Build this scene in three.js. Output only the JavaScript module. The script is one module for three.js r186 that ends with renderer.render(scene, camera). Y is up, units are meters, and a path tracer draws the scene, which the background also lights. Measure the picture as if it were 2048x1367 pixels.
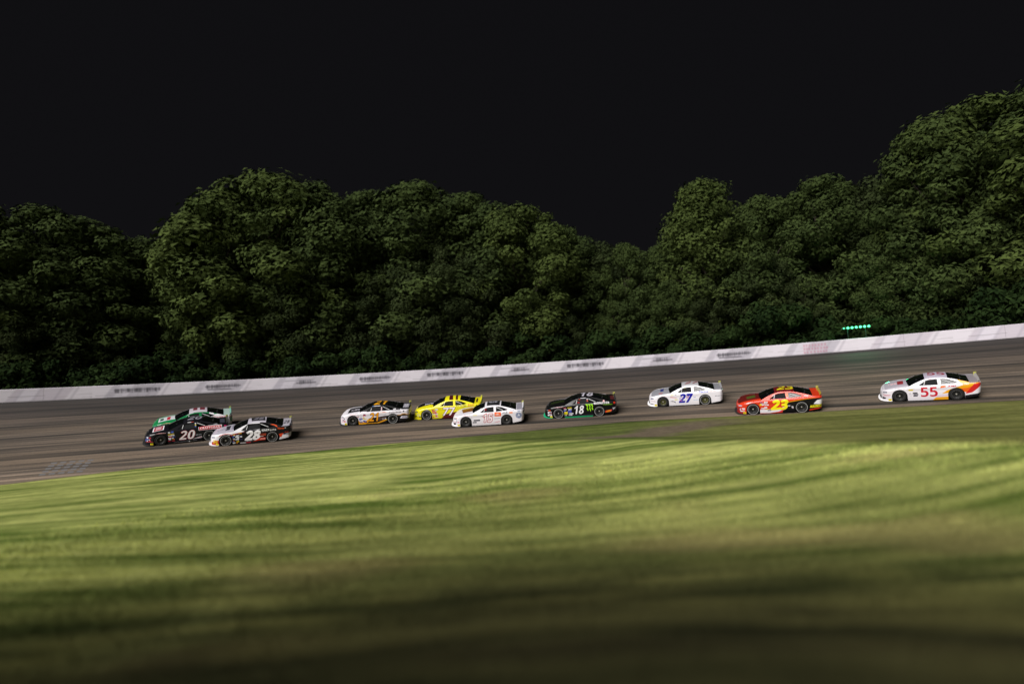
import * as THREE from 'three';
import { mergeGeometries } from 'three/addons/utils/BufferGeometryUtils.js';

// ------------------------------------------------------------------ camera, sky, light, exposure
const scene = new THREE.Scene();
const camera = new THREE.PerspectiveCamera(57.1, 1024 / 683, 0.1, 900);
camera.rotation.set(0.0923, 0, -0.0628, 'XYZ');
camera.position.set(0, 0, 0);
camera.focus = 39.5;
camera.userData.fStop = 0.105;
scene.add(camera);

const renderer = new THREE.WebGLRenderer({ antialias: true });
renderer.toneMapping = THREE.LinearToneMapping;
renderer.toneMappingExposure = 1.15;
renderer.shadowMap.enabled = true;

{ // clear night sky: almost black, a trace of town glow near the horizon
  const W = 64, H = 32, d = new Float32Array(W * H * 4);
  for (let j = 0; j < H; j++) for (let i = 0; i < W; i++) {
    const el = (j + 0.5) / H * 180 - 90, g = 1 + 0.12 * Math.exp(-Math.abs(el) / 18);
    d.set([0.0043 * g, 0.0042 * g, 0.0050 * g, 1], (j * W + i) * 4);
  }
  const t = new THREE.DataTexture(d, W, H, THREE.RGBAFormat, THREE.FloatType);
  t.mapping = THREE.EquirectangularReflectionMapping; t.magFilter = t.minFilter = THREE.LinearFilter; t.needsUpdate = true;
  scene.background = t; scene.environment = t; scene.environmentIntensity = 1;
}
const sun = new THREE.DirectionalLight(new THREE.Color(1, 0.965, 0.93), 4.4);
{ // the track's floodlights, all from behind the camera on its left
  const el = 38 * Math.PI / 180, az = 38 * Math.PI / 180;
  sun.position.set(-Math.sin(az) * Math.cos(el), Math.sin(el), Math.cos(az) * Math.cos(el)).multiplyScalar(120);
  sun.castShadow = true; sun.shadow.radius = 85; sun.shadow.mapSize.set(4096, 4096);
  const c = sun.shadow.camera; c.left = c.bottom = -90; c.right = c.top = 90; c.near = 1; c.far = 320;
  sun.target.position.set(0, 0, -40); sun.position.add(sun.target.position);
  scene.add(sun, sun.target);
}

// ------------------------------------------------------------------ helpers
const D2R = Math.PI / 180, clamp = (x, a = 0, b = 1) => Math.min(b, Math.max(a, x));
const lerp = (a, b, t) => a + (b - a) * t, sst = (a, b, x) => { const t = clamp((x - a) / (b - a)); return t * t * (3 - 2 * t); };
function rng(seed) { let s = seed >>> 0; return () => { s = (s + 0x6D2B79F5) | 0; let t = Math.imul(s ^ (s >>> 15), 1 | s); t = (t + Math.imul(t ^ (t >>> 7), 61 | t)) ^ t; return ((t ^ (t >>> 14)) >>> 0) / 4294967296; }; }
function hash(i, j, k = 0) { let h = Math.imul(i, 374761393) + Math.imul(j, 668265263) + Math.imul(k, 974634777); h = Math.imul(h ^ (h >>> 13), 1274126177); return ((h ^ (h >>> 16)) >>> 0) / 4294967296; }
function noise(x, y, k = 0, px = 0) {
  const i = Math.floor(x), j = Math.floor(y), fx = x - i, fy = y - j, u = fx * fx * (3 - 2 * fx), v = fy * fy * (3 - 2 * fy);
  const w = (a) => px ? ((a % px) + px) % px : a;
  return lerp(lerp(hash(w(i), j, k), hash(w(i + 1), j, k), u), lerp(hash(w(i), j + 1, k), hash(w(i + 1), j + 1, k), u), v);
}
const curve = (pts) => (x) => { if (x <= pts[0][0]) return pts[0][1]; for (let i = 1; i < pts.length; i++) if (x <= pts[i][0]) return lerp(pts[i - 1][1], pts[i][1], (x - pts[i - 1][0]) / (pts[i][0] - pts[i - 1][0])); return pts[pts.length - 1][1]; };
const taken = {};
function numbered(name) { const n = taken[name] = (taken[name] ?? -1) + 1; return n ? `${name}_${String(n).padStart(3, '0')}` : name; }
function shade(o) { o.traverse((m) => { if (m.isMesh) { m.castShadow = true; m.receiveShadow = true; } }); return o; }
function part(name, geo, mat, parent) { const m = new THREE.Mesh(geo, mat); m.name = name; m.castShadow = m.receiveShadow = true; parent.add(m); return m; }
function thing(name, label, category, group) { const o = new THREE.Group(); o.name = numbered(name); o.userData = { label, category }; if (group) o.userData.group = group; scene.add(o); return o; }
function struct(name, geo, mat, label) { const m = part(name, geo, mat, scene); m.userData.kind = 'structure'; if (label) m.userData.label = label; return m; }
const std = (r, g, b, rough = 0.8, o = {}) => new THREE.MeshStandardMaterial({ color: new THREE.Color().setRGB(r, g, b), roughness: rough, ...o });
function gridGeo(nu, nv, f) { // f(i,j) -> {p:[x,y,z], uv:[u,v], c:[r,g,b]}
  const P = [], U = [], C = [], I = [];
  for (let i = 0; i <= nu; i++) for (let j = 0; j <= nv; j++) { const q = f(i, j); P.push(...q.p); U.push(...(q.uv || [0, 0])); if (q.c) C.push(...q.c); }
  for (let i = 0; i < nu; i++) for (let j = 0; j < nv; j++) { const a = i * (nv + 1) + j, b = a + nv + 1; I.push(a, b, a + 1, b, b + 1, a + 1); }
  const g = new THREE.BufferGeometry();
  g.setAttribute('position', new THREE.Float32BufferAttribute(P, 3)); g.setAttribute('uv', new THREE.Float32BufferAttribute(U, 2));
  if (C.length) g.setAttribute('color', new THREE.Float32BufferAttribute(C, 3));
  g.setIndex(I); g.computeVertexNormals(); return g;
}
function dataTex(W, H, f, srgb) { // f(u,v) -> [r,g,b] 0..1
  const d = new Uint8Array(W * H * 4);
  for (let j = 0; j < H; j++) for (let i = 0; i < W; i++) { const c = f(i, j); const k = (j * W + i) * 4; d[k] = 255 * clamp(c[0]); d[k + 1] = 255 * clamp(c[1]); d[k + 2] = 255 * clamp(c[2]); d[k + 3] = 255; }
  const t = new THREE.DataTexture(d, W, H, THREE.RGBAFormat); t.wrapS = t.wrapT = THREE.RepeatWrapping; t.magFilter = THREE.LinearFilter; t.minFilter = THREE.LinearMipmapLinearFilter; t.generateMipmaps = true;
  if (srgb) t.colorSpace = THREE.SRGBColorSpace; t.needsUpdate = true; return t;
}
function canvasTex(w, h, draw) { const c = document.createElement('canvas'); c.width = w; c.height = h; draw(c.getContext('2d')); const t = new THREE.CanvasTexture(c); t.colorSpace = THREE.SRGBColorSpace; t.anisotropy = 8; return t; }

// ------------------------------------------------------------------ the turn: everything is laid out round its centre
const CX = -2.62, CZ = 17.05, R_WALL = 72.48, BANK = 0.264, Y_WALL = 2.168, WALL_H = 0.966;
const bankY = (r) => Y_WALL + BANK * (r - R_WALL);
const polar = (azDeg, r, y = bankY(r)) => new THREE.Vector3(CX + r * Math.sin(azDeg * D2R), y, CZ - r * Math.cos(azDeg * D2R));
const rEdge = curve([[-60, 53.6], [-25.6, 54.27], [-20, 54.9], [-13.5, 55.3], [-6.2, 55.92], [1.5, 56.5], [9.4, 57.45], [16.2, 57.4], [17.8, 57.3], [30, 57.9], [60, 58.2]]);
const camR = (azDeg, R) => { // distance from the camera to the circle of radius R round the centre
  const sx = Math.sin(azDeg * D2R), sz = -Math.cos(azDeg * D2R), b = -(sx * CX + sz * CZ), c = CX * CX + CZ * CZ - R * R; return -b + Math.sqrt(b * b - c);
};
const turnOf = (x, z) => [Math.atan2(x - CX, -(z - CZ)) / D2R, Math.hypot(x - CX, z - CZ)];
const edgeOf = (() => { // distance from the camera to the grass edge
  const tab = []; for (let a = -180; a <= 180; a++) { let e = camR(a, 56); for (let k = 0; k < 6; k++) { const [t] = turnOf(e * Math.sin(a * D2R), -e * Math.cos(a * D2R)); e = camR(a, rEdge(t)); } tab.push(e); }
  return (a) => { const q = clamp(a + 180, 0, 359.999), i = Math.floor(q); return lerp(tab[i], tab[i + 1], q - i); };
})();
const crestD = curve([[-40, 33], [-20, 35.5], [-8, 35.5], [0, 31], [8, 28.5], [16, 25], [26, 22.3], [40, 21]]);
const crestY = curve([[-40, -2.6], [-20, -2.45], [-8, -2.22], [0, -2.06], [10, -2.02], [26, -2.0], [40, -2.0]]);
function infieldY(a, d) {
  const e = edgeOf(a), [, re] = turnOf(e * Math.sin(a * D2R), -e * Math.cos(a * D2R)), ye = bankY(re) + 0.025;
  const dc = Math.min(crestD(a), e - 1.2), yc = crestY(a), sw = (dc + e) / 2, ys = Math.min(yc, ye) - 0.22 * sst(-6, 4, a) - 0.01;
  const pts = [[0, -1.68], [2, -1.74], [5.5, -2.33], [9.5, -2.98], [12.5, -3.1], [15, -3.04], [dc, yc], [sw, ys], [e, ye]];
  let i = 1; while (i < pts.length - 1 && d > pts[i][0]) i++;
  const [x0, y0] = pts[i - 1], [x1, y1] = pts[i], t = clamp((d - x0) / (x1 - x0));
  const m = (k) => (k <= 0 || k >= pts.length - 1) ? 0 : (pts[k + 1][1] - pts[k - 1][1]) / (pts[k + 1][0] - pts[k - 1][0]);
  const t2 = t * t, t3 = t2 * t, h = x1 - x0;
  return (2 * t3 - 3 * t2 + 1) * y0 + (t3 - 2 * t2 + t) * h * m(i - 1) + (-2 * t3 + 3 * t2) * y1 + (t3 - t2) * h * m(i);
}
const mix3 = (a, b, t) => [lerp(a[0], b[0], t), lerp(a[1], b[1], t), lerp(a[2], b[2], t)];
function grassColor(a, d) { // mown turf, longer and greener in the swale by the track, browner soil near the camera with floodlight falloff painted in
  const x = d * Math.sin(a * D2R), z = -d * Math.cos(a * D2R), [ta, tq] = turnOf(x, z), bl = sst(16, 32, d), s = lerp(x, ta * D2R * 50, bl), tr = lerp(-z - 0.004 * x * x, tq - 17.05, bl);   // mown in straight passes, then along the track
  const n1 = noise(s / 7, tr / 0.9, 1), n2 = noise(s / 2.6, tr / 0.35, 2), n3 = noise(s / 11, tr / 2.2, 3), n4 = noise(s / 4, tr / 1.6, 4), n5 = noise(s / 1.1, tr / 0.5, 8), n6 = noise(s / 5.5, tr / 0.45, 12), n7 = noise(s / 2.4, tr / 0.2, 13), n8 = noise(s / 1.9, tr / 0.8, 14), n9 = noise(s / 3.2, tr / 0.24 + s * 0.05, 15);
  let c = mix3([0.10, 0.15, 0.025], [0.46, 0.49, 0.15], clamp((n1 - 0.5) * 0.5 + (n2 - 0.5) * 0.65 + (n3 - 0.5) * 0.35 + (n6 - 0.5) * 0.5 + (n7 - 0.5) * 0.6 + (n9 - 0.5) * 0.55 + 0.5));
  c = mix3(c, [0.44, 0.36, 0.15], 0.6 * sst(0.6, 0.92, n4) * sst(30, 12, d));
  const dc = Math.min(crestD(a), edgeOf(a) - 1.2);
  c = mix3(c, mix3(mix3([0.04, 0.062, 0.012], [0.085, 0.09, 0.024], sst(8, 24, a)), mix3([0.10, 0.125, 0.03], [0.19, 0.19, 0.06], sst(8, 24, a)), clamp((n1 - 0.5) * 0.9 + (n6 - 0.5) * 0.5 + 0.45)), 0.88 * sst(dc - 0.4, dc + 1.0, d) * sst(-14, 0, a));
  const w = sst(22.5, 8.6, d + (n3 - 0.5) * 2.2 + (n4 - 0.5) * 1.8);  // darkens towards the camera: fading floodlight put into the soil colour
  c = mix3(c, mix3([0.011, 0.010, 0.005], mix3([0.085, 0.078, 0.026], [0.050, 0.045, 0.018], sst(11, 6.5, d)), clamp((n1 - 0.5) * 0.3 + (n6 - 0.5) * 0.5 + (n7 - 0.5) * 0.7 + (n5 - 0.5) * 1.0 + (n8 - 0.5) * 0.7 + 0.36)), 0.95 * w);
  const pd = Math.abs(d - lerp(32.6, 37.2, sst(7, 20, a))) / lerp(2.6, 0.9, sst(10, 22, a));   // dirt path in the swale
  c = mix3(c, [0.15, 0.115, 0.085], 0.9 * sst(1.5, 0.5, pd + (n2 - 0.5) * 0.8) * sst(3.5, 8, a) * sst(23, 15, a));
  const er = edgeOf(a) - d; c = mix3(c, [0.05, 0.045, 0.03], 0.8 * sst(0.55, 0.05, er + (n2 - 0.5) * 0.4));
  return c;
}

// ------------------------------------------------------------------ ground
const grain = dataTex(512, 512, (i, j) => { let v = 0, amp = 0.5; for (let o = 0; o < 5; o++) { const n = 8 << o; v += amp * noise(i / 512 * n, j / 512 * n, 20 + o, n); amp *= 0.62; } v = 0.72 + 0.28 * clamp((v - 0.35) * 1.6); return [v, v, v]; });
{
  const rows = []; for (let d = 0.4; d < 12; d += 0.11) rows.push(d);
  const nr0 = rows.length, NR = nr0 + 230, NA = 400;
  const azs = []; for (let i = 0; i <= NA; i++) { const t = i / NA * 2 - 1; azs.push(180 * Math.sign(t) * Math.pow(Math.abs(t), 2.2) * 0.85 + 180 * t * 0.15); }
  const g = gridGeo(NA, NR, (i, j) => {
    const a = azs[i], e = edgeOf(a), d = j < nr0 ? rows[j] : lerp(12, e, (j - nr0) / (NR - nr0));
    const x = d * Math.sin(a * D2R), z = -d * Math.cos(a * D2R);
    const y = infieldY(a, d) + 0.05 * (noise(x / 1.7, z / 1.7, 9) - 0.5) * sst(0, 2, e - d) + 0.02 * (noise(x / 0.5, z / 0.5, 10) - 0.5) * sst(0, 1, e - d);
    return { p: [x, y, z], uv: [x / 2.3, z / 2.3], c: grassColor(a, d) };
  });
  struct('infield_ground', g, new THREE.MeshPhysicalMaterial({ vertexColors: true, map: grain, roughness: 1, specularIntensity: 0.15, bumpMap: grain, bumpScale: 0.02 }), 'grassy infield falling away from the camera and rising to a low crest');
}
{ // short turf standing on the infield
  const R = rng(11), tri = [], col = [];
  for (let b = 0; b < 6; b++) {
    const a = R() * 6.283, bx = (R() - 0.5) * 0.07, bz = (R() - 0.5) * 0.07, w = 0.0035 + R() * 0.003, h = 0.022 + R() * 0.026, lx = (R() - 0.5) * 0.04, lz = (R() - 0.5) * 0.04;
    tri.push(bx - w * Math.cos(a), -0.01, bz - w * Math.sin(a), bx + w * Math.cos(a), -0.01, bz + w * Math.sin(a), bx + lx, h, bz + lz);
  }
  const g = new THREE.BufferGeometry(); g.setAttribute('position', new THREE.Float32BufferAttribute(tri, 3)); g.computeVertexNormals();
  const N = 190000, m = new THREE.InstancedMesh(g, new THREE.MeshPhysicalMaterial({ color: 0xffffff, roughness: 0.9, specularIntensity: 0.2, side: THREE.DoubleSide }), N);
  const M = new THREE.Matrix4(), q = new THREE.Quaternion(), up = new THREE.Vector3(0, 1, 0), c = new THREE.Color();
  for (let i = 0; i < N; i++) {
    const d = 4.2 + 19 * Math.pow(R(), 1.15) * (0.55 + 0.45 * R()), a = (R() * 2 - 1) * 47, s = (0.7 + R() * 0.7) * (1 + 0.5 * noise(d, a / 3, 31));
    const k = grassColor(a, d), f = (0.95 + R() * 0.55) * lerp(0.6, 1, sst(8, 17, d)), y = infieldY(a, d);  // blades near the camera dimmed too, matching the painted falloff
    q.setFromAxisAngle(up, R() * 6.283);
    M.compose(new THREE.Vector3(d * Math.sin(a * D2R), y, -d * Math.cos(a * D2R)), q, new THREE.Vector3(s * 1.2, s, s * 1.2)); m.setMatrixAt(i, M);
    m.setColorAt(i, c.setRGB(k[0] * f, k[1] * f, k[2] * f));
  }
  m.name = 'grass'; m.userData = { kind: 'stuff', label: 'short mown grass covering the infield in front of the track' }; m.receiveShadow = true; scene.add(m);
}
{ // banked asphalt with a flatter-toned apron, paving seams, rubbered lanes and painted shade along the wall
  const W = 1024, H = 1024, R0 = 52, RS = 21;
  const seamOrShade = (r, at, w) => Math.exp(-(((r - at) / w) ** 2));
  const tex = dataTex(W, H, (i, j) => {
    const r = R0 + (j + 0.5) / H * RS, u = i / W;
    let f = 0.82 + 0.46 * (noise(u * 4, r / 0.16, 40, 4) - 0.5) + 0.30 * (noise(u * 7, r / 0.07, 41, 7) - 0.5) + 0.34 * (noise(u * 3, r / 0.9, 42, 3) - 0.5) + 0.16 * (noise(u * 300, r / 0.03, 43, 300) - 0.5);
    const top = sst(63.5, 70.5, r); f *= lerp(1.1, 0.66, top);
    let dark = 0.62 * seamOrShade(r, 58.4, 0.13) + 0.25 * seamOrShade(r, 58.75, 0.2) + 0.5 * seamOrShade(r, 65.4, 0.14) + 0.45 * seamOrShade(r, 62.7, 0.12) + 0.4 * seamOrShade(r, 67.6, 0.14) + 0.45 * seamOrShade(r, 69.4, 0.2) + 0.5 * seamOrShade(r, 72.4, 0.5) + 0.35 * seamOrShade(r, 60.4, 0.25) + 0.3 * seamOrShade(r, 56.6, 0.1);  // the wide outermost line is wall-foot shade painted into the asphalt
    dark *= 0.65 + 0.7 * noise(u * 5, r / 0.5, 44, 5); f *= 1 - clamp(dark, 0, 0.85);
    const apron = sst(58.5, 58.2, r); f *= 1 + 0.24 * apron;
    const c = [0.358, 0.314, 0.272], wv = noise(u * 3, r / 1.4, 45, 3);
    return [c[0] * f * (1 - 0.03 * top), c[1] * f * (1 + 0.02 * (wv - 0.5) - 0.035 * top), c[2] * f * (1 + 0.06 * (wv - 0.5) + 0.02 * top)];
  }, true);
  const NA = 320, NR = 30;
  const g = gridGeo(NA, NR, (i, j) => {
    const a = lerp(-80, 80, i / NA), r0 = rEdge(a) - 0.8, r = lerp(r0, R_WALL + 0.1, j / NR), p = polar(a, r), n = 0.88 + 0.24 * noise(a / 9, r / 6, 47);
    return { p: [p.x, p.y, p.z], uv: [a * D2R * 64 / 22, (r - R0) / RS], c: [n, n, n] };
  });
  struct('race_track', g, new THREE.MeshStandardMaterial({ map: tex, vertexColors: true, roughness: 0.85, bumpMap: tex, bumpScale: 0.004 }), 'steeply banked dark asphalt turn of the race track');
  // worn painted grid on the apron at the left
  const mk = []; for (let k = 0; k < 5; k++) for (let l = 0; l < 5; l++) {
    const a0 = -24.2 + k * 0.43 + l * 0.03, r0 = 55.25 + l * 0.44;
    mk.push(gridGeo(2, 1, (i, j) => { const p = polar(a0 + i * 0.14, r0 + j * 0.26); return { p: [p.x, p.y + 0.006, p.z] }; }));
  }
  struct('track_marking', mergeGeometries(mk), std(0.14, 0.136, 0.14, 0.8), 'faint worn white painted grid on the track apron at left');
}
struct('ground', new THREE.CircleGeometry(420, 64).rotateX(-Math.PI / 2).translate(0, -4.2, 0), std(0.03, 0.035, 0.015, 1));
{ // earth behind the wall, where the wood stands
  const g = gridGeo(140, 14, (i, j) => { const a = lerp(-85, 85, i / 140), r = R_WALL + 0.36 + 180 * Math.pow(j / 14, 2), p = polar(a, r, 2.2 - 0.5 * sst(0, 6, r - R_WALL) + 0.8 * (noise(a / 4, r / 5, 60) - 0.5) * sst(1, 5, r - R_WALL)); const n = 0.6 + 0.8 * noise(a, r / 2, 61); return { p: [p.x, p.y, p.z], uv: [p.x / 2, p.z / 2], c: [0.022 * n, 0.028 * n, 0.011 * n] }; });
  struct('forest_floor', g, new THREE.MeshStandardMaterial({ vertexColors: true, map: grain, roughness: 1 }), 'dark earth under the trees behind the wall');
}

// ------------------------------------------------------------------ the retaining wall with its printed panels
{
  const print = (kind) => canvasTex(512, 96, (c) => {
    c.fillStyle = '#cec8d0'; c.fillRect(0, 0, 512, 96);
    const R = rng(kind * 77 + 5);
    c.filter = 'blur(4px)'; c.fillStyle = kind === 2 ? '#bdb5bf' : '#b1acb6'; c.beginPath(); c.moveTo(60, 96); c.lineTo(120, 0); c.lineTo(420, 0); c.lineTo(360, 96); c.fill();
    c.fillStyle = 'rgba(215,210,220,0.55)'; c.beginPath(); c.moveTo(100, 96); c.lineTo(150, 0); c.lineTo(250, 0); c.lineTo(200, 96); c.fill();
    c.fillStyle = 'rgba(140,134,146,0.35)'; for (const x of [100, 190, 300, 385]) { c.beginPath(); c.moveTo(x, 96); c.lineTo(x + 50, 0); c.lineTo(x + 64, 0); c.lineTo(x + 14, 96); c.fill(); }
    c.filter = 'blur(3px)';
    if (kind !== 2 && kind !== 3) { // lettering too blurred to read: a band of soft dark strokes
      for (let x = 125 + kind * 30; x < 375 - kind * 14; x += 9 + R() * 8) { c.fillStyle = `rgba(38,36,42,${0.35 + R() * 0.4})`; const h = 24 + R() * 10; c.fillRect(x, 30 + R() * 4, 4 + R() * 9, h); }
      c.fillStyle = 'rgba(40,38,44,0.5)'; c.fillRect(120 + kind * 26, 40 + kind * 2, 255 - kind * 30, 6 + (kind % 3) * 4); if (kind % 2 === 0) c.fillRect(150, 30, 190, 4); else c.fillRect(160, 66, 150, 10);
    } else if (kind === 3) { for (let y = 18; y < 80; y += 26) for (let x = 190; x < 330; x += 14 + R() * 8) { c.fillStyle = 'rgba(170,70,90,0.42)'; c.fillRect(x, y, 9, 18); } }
    c.filter = 'none';
    for (let k = 0; k < 90; k++) { c.fillStyle = `rgba(70,62,60,${R() * 0.10})`; c.fillRect(R() * 512, R() * 96, 20 + R() * 120, 1 + R() * 2); }
    c.fillStyle = 'rgba(50,44,42,0.22)'; c.fillRect(0, 90, 512, 6);
    c.filter = 'blur(1px)'; for (let k = 0; k < 7; k++) { c.fillStyle = `rgba(40,36,36,${0.08 + R() * 0.16})`; c.fillRect(R() * 512, 55 + R() * 38, 40 + R() * 160, 1.5 + R() * 3); } c.filter = 'none';
  });
  const mats = [0, 1, 2, 3, 4].map((k) => new THREE.MeshStandardMaterial({ map: print(k), roughness: 0.7 }));
  const wall = thing('track_wall', 'long curved white concrete wall with printed panels round the outside of the turn', 'wall');
  const STEP = 4.9 / 2;
  const seg = (half) => { // one concrete segment, centred on azimuth 0
    const a0 = -STEP / 2 + 0.004, a1 = STEP / 2 - 0.004, N = 4, gs = [];
    const prof = [[0, 0], [0, WALL_H - 0.03], [0.03, WALL_H], [0.32, WALL_H], [0.35, WALL_H - 0.03], [0.35, -0.1]];
    for (let s = 0; s < prof.length - 1; s++) gs.push(gridGeo(N, 1, (i, j) => {
      const q = prof[s + j], a = lerp(a0, a1, i / N), p = polar(a, R_WALL + q[0], Y_WALL + q[1]);
      return { p: [p.x - CX, p.y, p.z - CZ], uv: [(half + i / N) / 2, s === 0 ? (q[1] / WALL_H) * 0.98 : 0.985] };
    }));
    for (const a of [a0, a1]) { const sh = new THREE.Shape(prof.map(([r, y]) => new THREE.Vector2(r, y))); const g = new THREE.ShapeGeometry(sh), P = g.attributes.position; for (let i = 0; i < P.count; i++) { const p = polar(a, R_WALL + P.getX(i), Y_WALL + P.getY(i)); P.setXYZ(i, p.x - CX, p.y, p.z - CZ); } g.attributes.uv.array.fill(0.02); g.computeVertexNormals(); gs.push(g); }
    return mergeGeometries(gs.map((g) => g.index ? g.toNonIndexed() : g));
  };
  const halves = [seg(0), seg(1)];
  for (let b = -9; b <= 9; b++) for (let h = 0; h < 2; h++) {
    const az = -2.7 + b * 4.88 + (h ? STEP / 2 : -STEP / 2), kind = b >= 6 || b <= -5 ? 2 : b === 5 ? 3 : [0, 1, 4, 1, 0, 4, 0, 4, 1, 0][b + 4];
    const m = part('wall_panel', halves[h], mats[b === 5 ? 3 : kind], wall);
    m.position.set(CX, 0, CZ); m.rotation.y = -az * D2R;
  }
}

// ------------------------------------------------------------------ trees
const leafMat = new THREE.MeshPhysicalMaterial({ vertexColors: true, roughness: 0.9, specularIntensity: 0.12, side: THREE.DoubleSide });
const barkMat = std(0.05, 0.04, 0.03, 0.95);
function leaves(R, n, lobes, size, cA, cB) {
  const P = new Float32Array(n * 9), C = new Float32Array(n * 9), v = new THREE.Vector3(), e1 = new THREE.Vector3(), e2 = new THREE.Vector3(), nn = new THREE.Vector3();
  const tot = lobes.reduce((s, l) => s + l.r * l.r, 0); let k = 0;
  lobes.forEach((l, li) => {
    const cnt = li === lobes.length - 1 ? n - k : Math.min(n - k, Math.round(n * l.r * l.r / tot)), tone = R();
    for (let i = 0; i < cnt; i++, k++) {
      do v.set(R() * 2 - 1, R() * 2 - 1, R() * 2 - 1); while (v.lengthSq() > 1 || v.lengthSq() < 1e-3);
      const len = v.length(), rr = Math.pow(len, 0.55); v.multiplyScalar(rr / len);
      nn.copy(v).add(new THREE.Vector3(R() - 0.5, R() - 0.2, R() - 0.5)).normalize();
      const far = R() < 0.16 ? 1.05 + R() * 0.28 : 1; v.multiplyScalar(far);   // stray sprays outside the clumps
      const x = l.x + v.x * l.r, y = l.y + v.y * l.r * 0.72, z = l.z + v.z * l.r;
      e1.set(R() - 0.5, R() - 0.5, R() - 0.5).cross(nn).normalize(); e2.crossVectors(nn, e1);
      const s = size * (0.6 + R() * 0.8), w = s * 0.62, b = (R() - 0.5) * 0.3 * s;
      const pts = [[-s, -w, b], [s * 1.1, 0, 0], [-s * 0.7, w, -b]];
      const t = clamp(0.6 * tone + 0.5 * R() - 0.05), f = 0.8 + R() * 0.4;
      for (let q = 0; q < 3; q++) {
        const o = (k * 3 + q) * 3; for (let d = 0; d < 3; d++) P[o + d] = [x, y, z][d] + e1.getComponent(d) * pts[q][0] + e2.getComponent(d) * pts[q][1] + nn.getComponent(d) * pts[q][2];
        for (let d = 0; d < 3; d++) C[o + d] = lerp(cA[d], cB[d], t) * f;
      }
    }
  });
  const g = new THREE.BufferGeometry(); g.setAttribute('position', new THREE.BufferAttribute(P, 3)); g.setAttribute('color', new THREE.BufferAttribute(C, 3)); g.computeVertexNormals(); return g;
}
function limb(a, b, r0, r1, R) {
  const mid = a.clone().lerp(b, 0.5).add(new THREE.Vector3((R() - 0.5), (R() - 0.3) * 0.5, (R() - 0.5)).multiplyScalar(a.distanceTo(b) * 0.14));
  const cv = new THREE.QuadraticBezierCurve3(a, mid, b), N = 7, K = 7, fr = cv.computeFrenetFrames(N);
  return gridGeo(N, K, (i, j) => { const p = cv.getPoint(i / N), r = lerp(r0, r1, i / N), t = j / K * 6.2832; p.addScaledVector(fr.normals[i], r * Math.cos(t)).addScaledVector(fr.binormals[i], r * Math.sin(t)); return { p: [p.x, p.y, p.z] }; });
}
function makeTree(seed, Wd, low, n, cA, cB) { // 20 m tall prototype
  const R = rng(seed), g = new THREE.Group(), V = (x, y, z) => new THREE.Vector3(x, y, z), lobes = [], limbs = [];
  const top = V((R() - 0.5), 15.5, (R() - 0.5));
  part('trunk', limb(V(0, -0.6, 0), top, 0.42, 0.09, R), barkMat, g);
  const prof = (t) => Math.sin(Math.PI * Math.pow(clamp(t, 0, 1), 0.9)) ** 0.55;
  const NL = 78;
  for (let i = 0; i < NL; i++) {
    const t = (i + R() * 0.9) / NL, y = lerp(low, 18.6, t), a = i * 2.4 + R() * 0.9, rad = Wd * prof(t * 0.93 + 0.05) * (0.45 + 0.6 * Math.sqrt(R()));
    lobes.push({ x: Math.cos(a) * rad, y, z: Math.sin(a) * rad, r: (0.75 + R() * 1.15) * (t > 0.9 ? 0.8 : 1) });
    if (i % 4 === 0) limbs.push(limb(V(0, Math.max(1, y * 0.72), 0), V(Math.cos(a) * rad, y, Math.sin(a) * rad), 0.13, 0.03, R));
  }
  lobes.push({ x: 0, y: 18.5, z: 0, r: 1.5 }, { x: 0.4, y: 12, z: 0, r: Wd * 0.62 }, { x: -0.3, y: 7.5, z: 0.2, r: Wd * 0.6 });
  part('limb', mergeGeometries(limbs), barkMat, g);
  const cr = part('crown', leaves(R, n, lobes, 0.165, cA, cB), leafMat, g); cr.userData.kind = 'stuff';
  return g;
}
const OL = [[0.034, 0.050, 0.014], [0.060, 0.082, 0.021]], GR = [[0.025, 0.038, 0.012], [0.045, 0.064, 0.018]], DK = [[0.017, 0.025, 0.009], [0.034, 0.046, 0.016]];  // DK leaves darkened to carry the shade low in the wood
const protos = [makeTree(1, 5.2, 3.2, 36000, ...OL), makeTree(2, 4.4, 2.6, 33000, ...GR), makeTree(3, 5.6, 3.6, 30000, ...DK), makeTree(4, 3.6, 4.5, 27000, ...OL), makeTree(5, 4.9, 2.4, 34000, ...GR)];
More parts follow.
